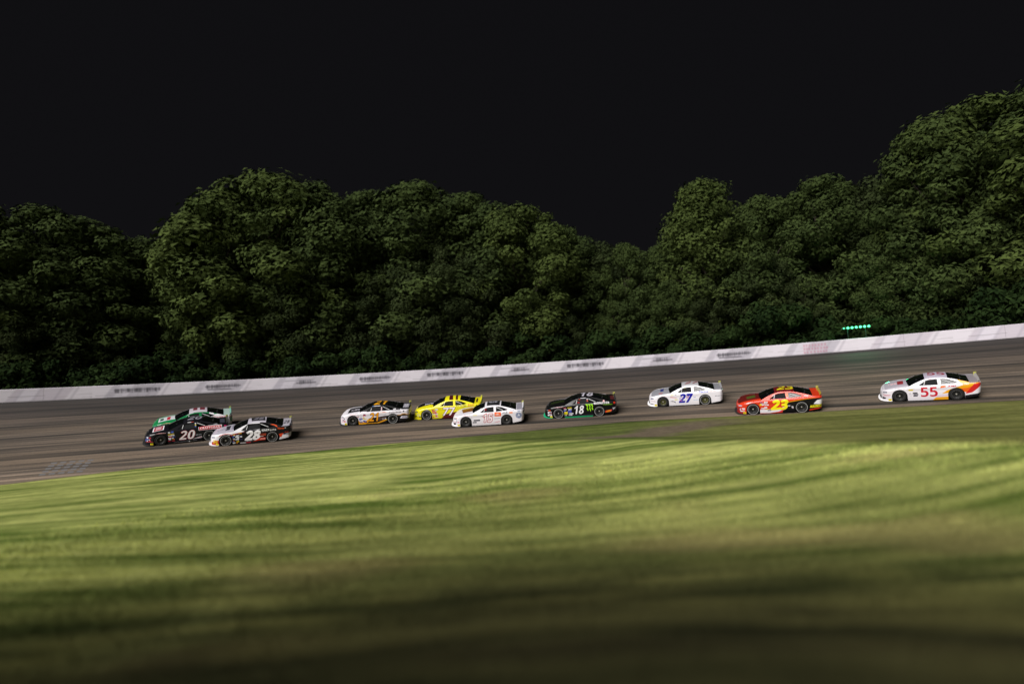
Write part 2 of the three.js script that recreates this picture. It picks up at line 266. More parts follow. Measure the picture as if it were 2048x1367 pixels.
{
  const sky = curve([[-60, 0.30], [-39.5, 0.296], [-37.8, 0.297], [-35, 0.286], [-32, 0.272], [-30, 0.255], [-29, 0.27], [-27, 0.315], [-25, 0.35], [-21, 0.382], [-18.3, 0.374], [-14.9, 0.35], [-12.7, 0.342], [-9.5, 0.357], [-6.7, 0.363], [-2.6, 0.341], [1.6, 0.324], [5.2, 0.29], [8.7, 0.252], [10.9, 0.236], [12.8, 0.25], [13.9, 0.29], [16.6, 0.322], [19.2, 0.322], [20.3, 0.295], [21.9, 0.278], [24.4, 0.293], [27.8, 0.295], [31, 0.28], [32.3, 0.285], [33.6, 0.33], [35.1, 0.351], [38.3, 0.352], [41, 0.347], [60, 0.34]]);
  const R = rng(404), spots = [];
  const UNIQUE = { '-21.5': 'tallest tree left of centre with a broad rounded olive crown against the sky', '17.8': 'narrow tree standing up alone just right of the dip in the treeline', '38': 'big tree at the right edge whose crown rises highest in the frame', '-8': 'broad crowned tree in the middle of the row above the yellow car', '10.6': 'low tree in the dip of the treeline right of centre', '-37.5': 'rounded tree at the left edge of the frame' };
  // [camera azimuth, metres behind the wall, prototype, width factor, share of the skyline]
  for (const s of [[-37.5, 9, 4, 1.0, 1], [-34, 10, 1, 1.1, 1], [-30.4, 12, 4, 1.1, 1], [-25.2, 9, 0, 0.85, 1], [-21.5, 10, 0, 1.12, 1], [-17.3, 9, 4, 0.95, 1], [-13, 11, 1, 0.95, 1], [-8, 10, 4, 1.05, 1], [-3.4, 10, 1, 1.0, 1], [1.2, 9, 0, 0.95, 1], [5.4, 10, 1, 0.8, 1], [8.6, 12, 2, 0.75, 1], [10.6, 9, 4, 0.7, 1], [13.6, 12, 1, 0.55, 0.92], [17.8, 10, 3, 0.92, 1], [22.6, 9, 4, 0.8, 1], [27, 10, 1, 0.95, 1], [31, 12, 2, 0.8, 1], [35.4, 8, 4, 0.85, 1], [38, 10, 0, 1.05, 1], [42, 9, 1, 1, 1], [46, 10, 0, 1, 1], [-42, 9, 0, 1, 1], [-46, 10, 1, 1, 1], [50, 10, 4, 1, 1], [-50, 10, 2, 1, 1]]) spots.push(s);
  for (let a = -48; a <= 50; a += 4.1) spots.push([a + (R() - 0.5) * 2, 6.4 + R() * 2, [1, 2, 2, 4, 2][Math.floor(R() * 5)], 0.66 + R() * 0.2, 0.52 + R() * 0.26]);
  for (let a = -46; a <= 48; a += 4.4) spots.push([a + (R() - 0.5) * 2, 15 + R() * 4, [2, 1, 2][Math.floor(R() * 3)], 1.0, 0.80 + R() * 0.12]);
  const used = {};
  for (const [a, back, pi, wf, share] of spots) {
    const D = camR(a, R_WALL + back), y0 = 1.75, lo = Math.min(sky(a - 1.2), sky(a), sky(a + 1.2)) * share, h = (lo * D - y0) * 1.025;
    const root = thing('tree', '', 'tree', 'trees of the dark wood behind the wall');
    const key = String(a), src = protos[pi];
    if (UNIQUE[key]) { root.userData.label = UNIQUE[key]; }
    else root.userData.label = share < 0.79 ? 'small leafy tree at the front of the wood, just behind the white wall' : back >= 15 ? 'dark tree deep in the wood behind the front trees' : 'tall leafy tree of the row along the wood behind the wall';
    for (const c of src.children) root.add(c.clone());
    root.position.set(D * Math.sin(a * D2R), y0, -D * Math.cos(a * D2R)); root.rotation.y = R() * 6.28;
    const s = h / 20; root.scale.set(s * wf * 1.28, s, s * wf * 1.28);
    used[pi] = 1;
  }
  // undergrowth along the top of the wall, its shade put into the leaf colours
  const shrubProto = [7, 8, 9].map((seed) => {
    const Q = rng(seed), g = new THREE.Group(), lobes = [], st = [];
    for (let i = 0; i < 11; i++) { const a = i * 2.4, r = 0.3 + Q() * 1.5; lobes.push({ x: Math.cos(a) * r, y: 0.4 + Q() * 1.9, z: Math.sin(a) * r, r: 0.5 + Q() * 0.5 }); if (i % 2 === 0) st.push(limb(new THREE.Vector3(0, -0.4, 0), new THREE.Vector3(lobes[i].x * 0.8, lobes[i].y, lobes[i].z * 0.8), 0.04, 0.012, Q)); }
    part('stem', mergeGeometries(st), barkMat, g);
    part('foliage', leaves(Q, 3200, lobes, 0.13, [0.006, 0.014, 0.004], [0.018, 0.032, 0.008]), leafMat, g).userData.kind = 'stuff';
    return g;
  });
  let n = 0;
  for (let a = -47; a <= 50; a += 1.75, n++) {
    const back = 3.3 + R() * 2.2, aa = a + (R() - 0.5), D = camR(aa, R_WALL + back), root = thing('shrub', 'green shrub with shade painted into its leaves, in the undergrowth just behind the white wall', 'shrub', 'undergrowth behind the wall');
    for (const c of shrubProto[n % 3].children) root.add(c.clone());
    const s = 0.8 + R() * 0.75; root.scale.set(s * 1.1, s * (0.9 + R() * 0.4), s * 1.1); root.rotation.y = R() * 6.28;
    root.position.set(D * Math.sin(aa * D2R), 1.9, -D * Math.cos(aa * D2R));
  }
}

// ------------------------------------------------------------------ green lamp above the wall, its flicker trail built as a row of lamps
{
  const t = thing('signal_light', 'green lamp just above the white wall, its flicker trail built as a row of glowing lamps on posts', 'signal light');
  const at = (camAz, r, y) => { const d = camR(camAz, r); return new THREE.Vector3(d * Math.sin(camAz * D2R), y, -d * Math.cos(camAz * D2R)); };
  const A = at(27.95, R_WALL + 0.75, 4.06), B = at(29.72, R_WALL + 0.75, 4.04), mid = A.clone().lerp(B, 0.5), ang = Math.atan2(-(B.z - A.z), B.x - A.x), L = A.distanceTo(B);
  t.position.set(mid.x, 1.9, mid.z); t.rotation.y = ang;
  const dk = std(0.004, 0.004, 0.004, 0.6), H = mid.y - 1.9;
  part('housing', new THREE.BoxGeometry(L + 0.3, 0.1, 0.06).translate(0, H, -0.1), dk, t);
  for (const s of [-1, 1]) part('post', new THREE.CylinderGeometry(0.022, 0.026, H, 10).translate(s * L * 0.36, H / 2 - 0.1, -0.12), dk, t);
  const glow = new THREE.MeshStandardMaterial({ color: 0x0a2a18, emissive: new THREE.Color(0.10, 1, 0.40), emissiveIntensity: 2.4, roughness: 0.4 });
  for (let i = 0; i < 7; i++) {
    const x = lerp(-L / 2, L / 2, i / 6), s = i === 0 ? 0.6 : 1;
    const m = part('trail_lamp', new THREE.SphereGeometry(0.092 * s, 14, 10).scale(1, 1, 0.6), glow, t); m.position.set(x, H, 0.02);
    const rim = part('bezel', new THREE.TorusGeometry(0.105 * s, 0.014, 6, 18), dk, t); rim.position.set(x, H, -0.01);
    const p = new THREE.PointLight(new THREE.Color(0.05, 1, 0.36), 1.5 * s); p.position.set(x, H + 0.02, 0.13); p.castShadow = true; p.shadow.radius = 4; t.add(p);
  }
}

// ------------------------------------------------------------------ stock cars: nose at x = 0, tail at 4.85, left side at +z
const XF = 1.0, XR = 3.67, AR = 0.385, WY = 0.345, X0 = -(XF + XR) / 2;
const yTopC = curve([[0, 0.58], [0.04, 0.63], [0.2, 0.685], [0.45, 0.73], [0.8, 0.785], [1.1, 0.82], [1.5, 0.85], [1.9, 0.868], [2.6, 0.878], [3.1, 0.892], [3.5, 0.918], [3.9, 0.945], [4.3, 0.962], [4.7, 0.962], [4.85, 0.94]]);
const yBotC = curve([[0, 0.07], [0.6, 0.075], [1.4, 0.065], [3.28, 0.075], [4.06, 0.13], [4.85, 0.27]]);
const railC = curve([[1.46, 0.872], [1.7, 0.985], [2.0, 1.11], [2.25, 1.192], [2.4, 1.225], [2.6, 1.247], [2.85, 1.254], [3.1, 1.244], [3.35, 1.214], [3.6, 1.164], [3.9, 1.088], [4.15, 1.015], [4.34, 0.958]]);
const zSide = (y) => 0.912 - (y - 0.87) * 0.78;
const outline = (() => { // plan of the left half: x, z, arc length s
  const pts = [], b = 0.968, se = (t, n) => Math.pow(Math.abs(t), 2 / n);
  for (let i = 0; i <= 34; i++) { const t = i / 34 * Math.PI / 2; pts.push([0.8 * (1 - se(Math.cos(t), 2.7)), b * se(Math.sin(t), 2.7)]); }
  const xs = []; for (let x = 0.82; x < 4.46; x += 0.045) xs.push(x);
  for (const c of [XF, XR]) for (const s of [-1, 1]) { xs.push(c + s * (AR + 0.002), c + s * (AR - 0.001), c + s * AR * 0.985, c + s * AR * 0.95, c + s * AR * 0.9); }
  xs.filter((x) => x > 0.81 && x < 4.46).forEach((x) => pts.push([x, b]));
  const xe = XF - AR; for (const e of [xe - 0.002, xe + 0.001, xe + 0.02]) pts.push([e, b * Math.pow(1 - Math.pow((0.8 - e) / 0.8, 2.7), 1 / 2.7)]);
  for (let i = 0; i <= 14; i++) { const t = i / 14 * Math.PI / 2; pts.push([4.46 + 0.39 * se(Math.sin(t), 3.6), b * se(Math.cos(t), 3.6)]); }
  const front = pts.filter((p) => p[0] <= 0.8).sort((a, q) => a[1] - q[1]), side = pts.filter((p) => p[0] > 0.8 && p[0] < 4.455).sort((a, q) => a[0] - q[0]), rear = pts.filter((p) => p[0] >= 4.455).sort((a, q) => q[1] - a[1]);
  const all = [...front, ...side, ...rear].filter((p, i, A) => i === 0 || Math.hypot(p[0] - A[i - 1][0], p[1] - A[i - 1][1]) > 5e-4);
  let s = 0; return all.map((p, i) => { if (i) s += Math.hypot(p[0] - all[i - 1][0], p[1] - all[i - 1][1]); return { x: p[0], z: p[1], s }; });
})();
const S_OFF = (() => { const o = outline.find((p) => p.x > 1.5); return o.s - o.x; })();        // s = x + S_OFF along the doors
const S_LEN = outline[outline.length - 1].s;
const SW = 1024, SH = 256, YH = 1.36;                                                          // side strip of the livery: S_LEN by YH metres
const sideUV = (s, y) => [clamp(s / S_LEN, 0.001, 0.999), 0.5 + 0.5 * clamp(y / YH, 0.002, 0.998)];
const topUV = (x, z) => [clamp(x / 4.85, 0.001, 0.999), 0.5 * clamp(0.5 - z / 2, 0.002, 0.998)];
const ring = outline.map((o, i) => {
  const a = outline[Math.max(0, i - 1)], b = outline[Math.min(outline.length - 1, i + 1)], dx = b.x - a.x, dz = b.z - a.z, l = Math.hypot(dx, dz) || 1;
  let n = [-dz / l, dx / l]; if (i === 0) n = [-1, 0]; if (i === outline.length - 1) n = [1, 0];
  let bot = yBotC(o.x); for (const c of [XF, XR]) { const q = Math.abs(o.x - c); if (q < AR && o.z > 0.8) bot = Math.max(bot, WY + Math.sqrt(AR * AR - q * q)); }
  return { ...o, n, bot, top: yTopC(o.x) };
});
const NV = 12;
function shellPoint(o, v) {
  const y = lerp(o.bot, o.top, v), sh = clamp((y - (o.top - 0.1)) / 0.1), low = clamp((0.32 - y) / 0.32), fwd = Math.max(0, -o.n[0]), aft = Math.max(0, o.n[0]);
  const yn = (y - 0.06) / 0.6; let inset = 0.055 * sh * sh + 0.035 * low * low + fwd * (0.10 * clamp(yn) ** 1.5 + 0.03) + aft * 0.05 * clamp((0.6 - y) / 0.4);
  if (fwd < 0.3 && aft < 0.3) inset += 0.016 * Math.exp(-(((y - 0.62) / 0.05) ** 2)) * (o.x > 1.4 && o.x < 3.28 ? 1 : 0);  // crease along the doors
  return [o.x - o.n[0] * inset, y, Math.max(0, o.z - o.n[1] * inset)];
}
const shellGeo = (side) => {
  const g = gridGeo(ring.length - 1, NV, (i, j) => { const o = ring[i], p = shellPoint(o, j / NV); return { p: [p[0] + X0, p[1], p[2] * side], uv: sideUV(o.s, p[1]) }; });
  if (side < 0) { const I = g.index.array; for (let k = 0; k < I.length; k += 3) { const t = I[k]; I[k] = I[k + 1]; I[k + 1] = t; } g.computeVertexNormals(); } return g;
};
const arc = (o) => shellPoint(o, 1);
function skin(x0, x1, crown) { // top surface between both top edges
  const rs = ring.filter((o) => o.x >= x0 - 1e-6 && o.x <= x1 + 1e-6 && (x0 > 0 || o.z > 0.02 || o.x < 1));
  return gridGeo(rs.length - 1, 14, (i, j) => { const p = arc(rs[i]), q = j / 14 * 2 - 1; return { p: [p[0] + X0, p[1] + crown(p[0]) * (1 - q * q), -q * p[2]], uv: topUV(p[0], -q * p[2]) }; });
}
const GEO = {};
GEO.left = shellGeo(1); GEO.right = shellGeo(-1);
const hoodC = curve([[0, 0], [0.1, 0.012], [0.5, 0.045], [1.2, 0.075], [1.66, 0.085]]);
GEO.hood = skin(0, 1.66, hoodC); GEO.shelf = skin(1.66, 4.2, () => 0.0); GEO.deck = skin(4.2, 4.85, () => 0.02);
function roofGeo(x0, x1, n, drop = 0) {
  return gridGeo(n, 14, (i, j) => { const x = lerp(x0, x1, i / n), y = railC(x), q = j / 14 * 2 - 1, z = zSide(y); const c = 0.062 * sst(1.4, 2.2, x) * sst(4.5, 3.6, x) + 0.03 + (x < 1.9 ? 0.03 : 0); return { p: [x - 0.10 * (1 - q * q) * sst(2.3, 1.5, x) + X0, y + c * (1 - Math.abs(q) ** 2.6) - drop, -q * z], uv: topUV(x, -q * z) }; });
}
GEO.windshield = roofGeo(1.5, 2.27, 8); GEO.roof = roofGeo(2.27, 3.33, 12); GEO.rear = roofGeo(3.33, 4.3, 8);
const doorWin = [[1.93, 0.905], [2.3, 1.132], [2.45, 1.166], [2.84, 1.192], [2.86, 0.905]], qtrWin = [[3.0, 0.918], [3.0, 1.19], [3.16, 1.184], [3.4, 1.14], [3.78, 1.0], [3.62, 0.95]];
const onSide = (g, side, inset = 0) => { const P = g.attributes.position, U = g.attributes.uv; for (let i = 0; i < P.count; i++) { const x = P.getX(i), y = P.getY(i); P.setXYZ(i, x + X0, y, side * (zSide(y) - inset)); if (U) U.setXY(i, ...sideUV(x + S_OFF, y)); } g.computeVertexNormals(); return g; };
const poly = (pts) => new THREE.Shape(pts.map(([x, y]) => new THREE.Vector2(x, y)));
function cabinSide(side) {
  const up = []; for (let x = 1.46; x <= 4.34; x += 0.06) up.push([x, railC(x)]); up.push([4.34, 0.955]);
  const lo = []; for (let x = 4.3; x > 1.5; x -= 0.2) lo.push([x, yTopC(x) - 0.02]);
  const sh = poly([...up, ...lo]); sh.holes.push(new THREE.Path(doorWin.map((p) => new THREE.Vector2(...p))), new THREE.Path(qtrWin.map((p) => new THREE.Vector2(...p))));
  return onSide(new THREE.ShapeGeometry(sh), side);
}
for (const [k, s] of [['L', 1], ['R', -1]]) {
  GEO['cabin' + k] = cabinSide(s); GEO['net' + k] = onSide(new THREE.ShapeGeometry(poly(doorWin.map(([x, y]) => [2.46 + (x - 2.46) * 1.12, 1.04 + (y - 1.04) * 1.1]))), s, 0.05);
  GEO['qtr' + k] = onSide(new THREE.ShapeGeometry(poly(qtrWin.map(([x, y]) => [3.3 + (x - 3.3) * 1.12, 1.06 + (y - 1.06) * 1.1]))), s, 0.055);
  const bar = (a, b, r) => { const A = new THREE.Vector3(a[0] + X0, a[1], s * (zSide(a[1]) - 0.025)), B = new THREE.Vector3(b[0] + X0, b[1], s * (zSide(b[1]) - 0.025)); return new THREE.TubeGeometry(new THREE.LineCurve3(A, B), 1, r, 8); };
  GEO['barF' + k] = bar([2.2, 0.9], [2.27, 1.1], 0.022); GEO['barQ' + k] = bar([3.02, 1.15], [3.46, 0.965], 0.02);
}
{ // wheel: tyre, rim with five spokes and hub
  const prof = [[0.2, 0.13], [0.235, 0.14], [0.3, 0.142], [0.33, 0.128], [0.345, 0.1], [0.345, -0.1], [0.33, -0.13], [0.22, -0.135]].map(([r, y]) => new THREE.Vector2(r, y));
  GEO.tyre = new THREE.LatheGeometry(prof, 40).rotateX(Math.PI / 2);
  const rimP = [[0.0, 0.055], [0.15, 0.05], [0.175, 0.07], [0.19, 0.115], [0.215, 0.135]].map(([r, y]) => new THREE.Vector2(r, y));
  const sp = []; for (let i = 0; i < 5; i++) sp.push(new THREE.BoxGeometry(0.05, 0.15, 0.02).translate(0, 0.115, 0.075).rotateZ(i * 1.2566));
  GEO.rim = mergeGeometries([new THREE.LatheGeometry(rimP, 36).rotateX(Math.PI / 2).toNonIndexed(), ...sp.map((g) => g.toNonIndexed())]);
  GEO.rimLip = new THREE.TorusGeometry(0.215, 0.011, 6, 40).translate(0, 0, 0.133);
  GEO.hub = new THREE.CylinderGeometry(0.035, 0.042, 0.03, 12).rotateX(Math.PI / 2).translate(0, 0, 0.085);
  GEO.band = new THREE.RingGeometry(0.285, 0.312, 44).translate(0, 0, 0.1455);
}
{
  const sp = new THREE.Shape(); const rs = ring.filter((o) => o.x < 0.62); sp.moveTo(0.62, -0.93); for (let i = rs.length - 1; i >= 0; i--) sp.lineTo(rs[i].x - 0.05, -rs[i].z); for (const o of rs) sp.lineTo(o.x - 0.05, o.z); sp.lineTo(0.62, 0.93);
  GEO.splitter = new THREE.ExtrudeGeometry(sp, { depth: 0.02, bevelEnabled: true, bevelSize: 0.006, bevelThickness: 0.006, bevelSegments: 1 }).rotateX(Math.PI / 2).translate(X0, 0.075, 0);
  const pl = gridGeo(12, 2, (i, j) => { const z = lerp(-0.76, 0.76, i / 12); return { p: [4.70 + j * 0.045 + X0 - 0.02 * (z / 0.76) ** 2, 0.965 + j * 0.055, z], uv: [i / 12, j / 2] }; });
  GEO.spoiler = pl;
  GEO.fin = new THREE.BoxGeometry(0.14, 0.17, 0.012).translate(4.74 + X0, 1.05, -0.765);
  GEO.grille = gridGeo(10, 2, (i, j) => { const rs2 = ring.filter((o) => o.z < 0.62), k = Math.round(Math.abs(i - 5) / 5 * (rs2.length - 1)), o = rs2[k], p = shellPoint(o, 0.18 + j * 0.14); return { p: [p[0] - 0.008 + X0, p[1], p[2] * (i < 5 ? 1 : -1)] }; });
  GEO.floor = new THREE.BoxGeometry(4.3, 0.05, 1.5).translate(2.5 + X0, 0.17, 0);
  GEO.interior = new THREE.BoxGeometry(2.1, 0.3, 1.0).translate(2.9 + X0, 1.0, 0);
  GEO.archL = new THREE.CylinderGeometry(AR + 0.03, AR + 0.03, 0.6, 24, 1, true, Math.PI / 2 * 0, Math.PI * 2).rotateX(Math.PI / 2);
  GEO.scoop = new THREE.BoxGeometry(0.5, 0.02, 0.9);
}
const BLK = std(0.012, 0.012, 0.013, 0.7), RUB = std(0.01, 0.0095, 0.0095, 0.9), RIM = std(0.012, 0.012, 0.012, 0.5), LIP = std(0.07, 0.07, 0.07, 0.45), HUB = std(0.4, 0.38, 0.34, 0.4), BAND = std(0.34, 0.34, 0.34, 0.8), GLASS = std(0.0025, 0.003, 0.0035, 0.06), NET = std(0.007, 0.0075, 0.009, 0.95), BARW = std(0.6, 0.6, 0.62, 0.5);
const font = (px, it = true) => `${it ? 'italic ' : ''}bold ${px}px sans-serif`;

function livery(draw) {
  return canvasTex(SW, SH * 2, (c) => {
    const kx = SW / S_LEN, ky = SH / YH;
    const side = { // x in metres from the nose along the flank, y in metres above ground
      X: (x) => (x + S_OFF) * kx, Y: (y) => SH - y * ky,
      poly(col, pts) { c.fillStyle = col; c.beginPath(); pts.forEach(([x, y], i) => c[i ? 'lineTo' : 'moveTo'](this.X(x), this.Y(y))); c.fill(); },
      rect(col, x, y, w, h) { this.poly(col, [[x, y], [x + w, y], [x + w, y + h], [x, y + h]]); },
      text(str, x, y, h, w, col, out, ow = 3, it = true, skew = 0) { // centred at x, baseline y, cap height h, width w (metres)
        c.save(); c.translate(this.X(x), this.Y(y)); c.font = font(100, it); c.textAlign = 'center'; c.lineJoin = 'round';
        const m = c.measureText(str).width; c.transform(1, 0, skew, 1, 0, 0); c.scale(w * kx / m, h * ky / 72);
        if (out) { for (const [oc, l] of Array.isArray(out) ? out : [[out, ow]]) { c.strokeStyle = oc; c.lineWidth = l * 6; c.strokeText(str, 0, 0); } }
        c.fillStyle = col; c.fillText(str, 0, 0); c.restore();
      },
      dots(x, y, w, h, seed, cols, rows = 4, per = 3) { const R = rng(seed); for (let i = 0; i < per; i++) for (let j = 0; j < rows; j++) { if (R() < 0.12) continue; const W = w / per, H = h / rows; this.rect(cols[Math.floor(R() * cols.length)], x + i * W + (R() - 0.5) * W * 0.35, y + j * H + (R() - 0.5) * H * 0.3, W * (0.5 + R() * 0.6), H * (0.5 + R() * 0.55)); if (R() < 0.6) this.rect('rgba(20,20,40,0.7)', x + i * W + W * 0.1, y + j * H + H * 0.2, W * 0.4, H * 0.2); } },
      scrawl(x, y, w, h, col, seed) { const R = rng(seed); for (let t = 0; t < w; t += 0.035 + R() * 0.03) this.rect(col, x + t, y + R() * h * 0.2, 0.02 + R() * 0.02, h * (0.6 + R() * 0.4)); },
    };
    const top = { // plan view: x from the nose, z to the left
      X: (x) => x / 4.85 * SW, Z: (z) => SH + SH * (0.5 + z / 2),
      poly(col, pts) { c.fillStyle = col; c.beginPath(); pts.forEach(([x, z], i) => c[i ? 'lineTo' : 'moveTo'](this.X(x), this.Z(z))); c.fill(); },
      rect(col, x, z, w, d) { this.poly(col, [[x, z], [x + w, z], [x + w, z + d], [x, z + d]]); },
      text(str, x, z, h, w, col, out, ow = 2, it = true) { // reads from the left side
        c.save(); c.translate(this.X(x), this.Z(z)); c.font = font(100, it); c.textAlign = 'center'; c.lineJoin = 'round'; const m = c.measureText(str).width; c.scale(w / 4.85 * SW / m, h * SH / 2 / 72);
        if (out) { c.strokeStyle = out; c.lineWidth = ow * 6; c.strokeText(str, 0, 36); } c.fillStyle = col; c.fillText(str, 0, 36); c.restore();
      },
      scrawl(x, z, w, d, col, seed) { const R = rng(seed); for (let t = 0; t < w; t += 0.06 + R() * 0.05) this.rect(col, x + t, z, 0.04 + R() * 0.04, d * (0.6 + R() * 0.4)); },
    };
    draw(side, top, c);
    // what every car wears: tail face painted dark as its unlit side, red tail lamp print, yellow sticker low on the nose
    side.rect('#e8d21c', 0.42, 0.08, 0.17, 0.12); side.rect('rgba(30,30,20,0.6)', 0.45, 0.11, 0.1, 0.03);
    side.rect('#0b0b0c', 4.93, 0.0, 2, 0.62); side.rect('#7a1420', 4.84, 0.78, 0.3, 0.1);
  });
}
const W0 = '#e4e2e8', CONT = ['#e9e9ee', '#e3c520', '#c8283a', '#2b3f93', '#e9e9ee', '#d8d8e2', '#e08a1c'];
function headlamp(s, col = '#2a2c38') { s.poly(col, [[0.0, 0.56], [0.22, 0.61], [0.38, 0.6], [0.36, 0.54], [0.05, 0.5]]); s.poly('#b9bcc8', [[0.06, 0.545], [0.2, 0.58], [0.3, 0.58], [0.28, 0.555]]); }
const base = (s, t, col, tcol = col) => { s.rect(col, -3, 0, 12, 1.36); t.rect(tcol, 0, -1, 4.85, 2); };
const cars = [];
function makeCar(o) {
  const t = thing('race_car', o.label, 'race car');
  const map = livery(o.draw), paint = new THREE.MeshPhysicalMaterial({ map, roughness: 0.5, specularIntensity: 0.35, clearcoat: 0.6, clearcoatRoughness: 0.06 });
  const plain = new THREE.MeshStandardMaterial({ color: o.plain, roughness: 0.4 });
  part('left_flank', GEO.left, paint, t); part('right_flank', GEO.right, plain, t);
  part('hood', GEO.hood, paint, t); part('belt_panel', GEO.shelf, plain, t); part('deck_lid', GEO.deck, paint, t); part('roof', GEO.roof, paint, t);
  part('windshield', GEO.windshield, GLASS, t); part('rear_window', GEO.rear, GLASS, t);
  for (const k of ['L', 'R']) {
    part('cabin_side', GEO['cabin' + k], k === 'L' ? paint : new THREE.MeshStandardMaterial({ color: o.pillar ?? o.plain, roughness: 0.4 }), t);
    part('window_net', GEO['net' + k], NET, t); part('quarter_window', GEO['qtr' + k], GLASS, t);
    if (o.bars !== 0) { part('roll_bar', GEO['barF' + k], o.bar ?? BARW, t); part('roll_bar', GEO['barQ' + k], o.bar ?? BARW, t); }
  }
  part('splitter', GEO.splitter, o.split ?? BLK, t); part('grille', GEO.grille, BLK, t); part('floor_pan', GEO.floor, BLK, t); part('cabin_interior', GEO.interior, BLK, t);
  part('spoiler', GEO.spoiler, o.spoiler ?? BLK, t); part('spoiler_end_plate', GEO.fin, YEL, t);
  for (const [x, f] of [[XF, 1], [XR, 0]]) for (const s of [1, -1]) {
    const w = new THREE.Group(); w.name = 'wheel'; w.position.set(x + X0, WY, s * 0.815); if (s < 0) w.rotation.y = Math.PI; t.add(w);
    part('tyre', GEO.tyre, RUB, w); const r = part('rim', GEO.rim, o.rim ?? RIM, w); r.rotation.z = (x * 1.7 + o.az) % 1.25; part('rim_lip', GEO.rimLip, LIP, w); part('hub', GEO.hub, HUB, w);
    if (o.band === 2 || (o.band === 1 && !f)) part('sidewall_band', GEO.band, BAND, w);
    part('wheel_well', GEO.archL, BLK, t).position.set(x + X0, WY + 0.02, s * 0.62);
  }
  if (o.extra) o.extra(t);
  // stand it on the bank, along the lane
  const p = polar(o.az, o.r), rad = new THREE.Vector3(Math.sin(o.az * D2R), 0, -Math.cos(o.az * D2R)), n = new THREE.Vector3(0, 1, 0).addScaledVector(rad, -BANK).normalize();
  const back = new THREE.Vector3(Math.cos(o.az * D2R), 0, Math.sin(o.az * D2R)).addScaledVector(rad, o.yaw ?? 0); back.addScaledVector(n, -back.dot(n)).normalize();   // +x of the car points to its tail
  const left = new THREE.Vector3().crossVectors(back, n);
  t.quaternion.setFromRotationMatrix(new THREE.Matrix4().makeBasis(back, n, left)); t.position.copy(p);
  cars.push(t); return t;
}
const YEL = new THREE.MeshPhysicalMaterial({ color: new THREE.Color().setRGB(0.42, 0.42, 0.10), roughness: 0.4 });
const GREY = std(0.22, 0.21, 0.24, 0.5);

makeCar({ // white number 20
  label: 'black race car with white number 20 and a red box on its rear quarter', az: -17.83, r: 59.97, yaw: 0.13, plain: '#0b0b11', band: 1, spoiler: BLK,
  draw(s, t) {
    base(s, t, '#0b0b12'); headlamp(s, '#4a5068');
    s.dots(0.0, 0.3, 0.52, 0.28, 21, ['#dfe0e8', '#3a4a8c', '#c8c8d0', '#b03040'], 3, 3);
    s.rect('#c33a4a', 0.1, 0.27, 0.5, 0.03);
    s.dots(1.42, 0.62, 0.4, 0.2, 3, ['#e3c520', '#e9e9ee', '#3a55a8', '#d9c64a'], 2, 2); s.dots(1.42, 0.22, 0.36, 0.4, 4, CONT, 5, 2);
    s.text('20', 2.4, 0.25, 0.54, 0.86, '#fbf9fc', [['#b3123a', 0.9]]);
    s.rect('#eceaee', 3.1, 0.72, 1.32, 0.24); s.rect('#c01828', 3.13, 0.745, 1.26, 0.19); s.text('CRAFTSMAN', 3.76, 0.785, 0.115, 1.16, '#f4f0f2', null, 0, false);
    s.scrawl(2.92, 0.43, 0.34, 0.07, '#c4c6d0', 5); s.poly('#d8d4dc', [[2.7, 0.22], [3.27, 0.26], [3.27, 0.36], [3.05, 0.33]]); s.scrawl(2.95, 0.27, 0.28, 0.05, '#b02030', 6);
    s.rect('#d0d0da', 1.7, 0.12, 1.3, 0.012); s.rect('#e2e2ea', 2.52, 0.06, 0.06, 0.09);
    s.rect('#e6e4ea', 2.5, 1.205, 0.26, 0.03); s.rect('#c04030', 2.7, 1.21, 0.14, 0.03); s.rect('#e6e4ea', 2.9, 1.1, 0.07, 0.06); s.rect('#d8c430', 2.9, 1.02, 0.07, 0.06); s.rect('#7080c0', 2.9, 0.95, 0.07, 0.06);
    s.rect('#c2185b', 4.55, 0.84, 0.16, 0.08); s.poly('#c8c6d0', [[3.9, 1.0], [4.2, 0.985], [4.15, 1.03]]);
    s.poly('#d9a0a0', [[0.7, 0.745], [0.95, 0.79], [1.3, 0.78], [1.3, 0.76], [0.95, 0.765]]);
    t.rect('#e6e2e8', 0.55, -0.45, 0.62, 1.0); t.rect('#9c1626', 0.62, -0.38, 0.48, 0.86); t.rect('#c9a8b0', 0.7, -0.2, 0.32, 0.5);
    t.text('20', 2.85, 0.06, 0.62, 0.8, '#8d8b97'); t.rect('#3a3c48', 4.3, -0.5, 0.3, 1);
  },
});
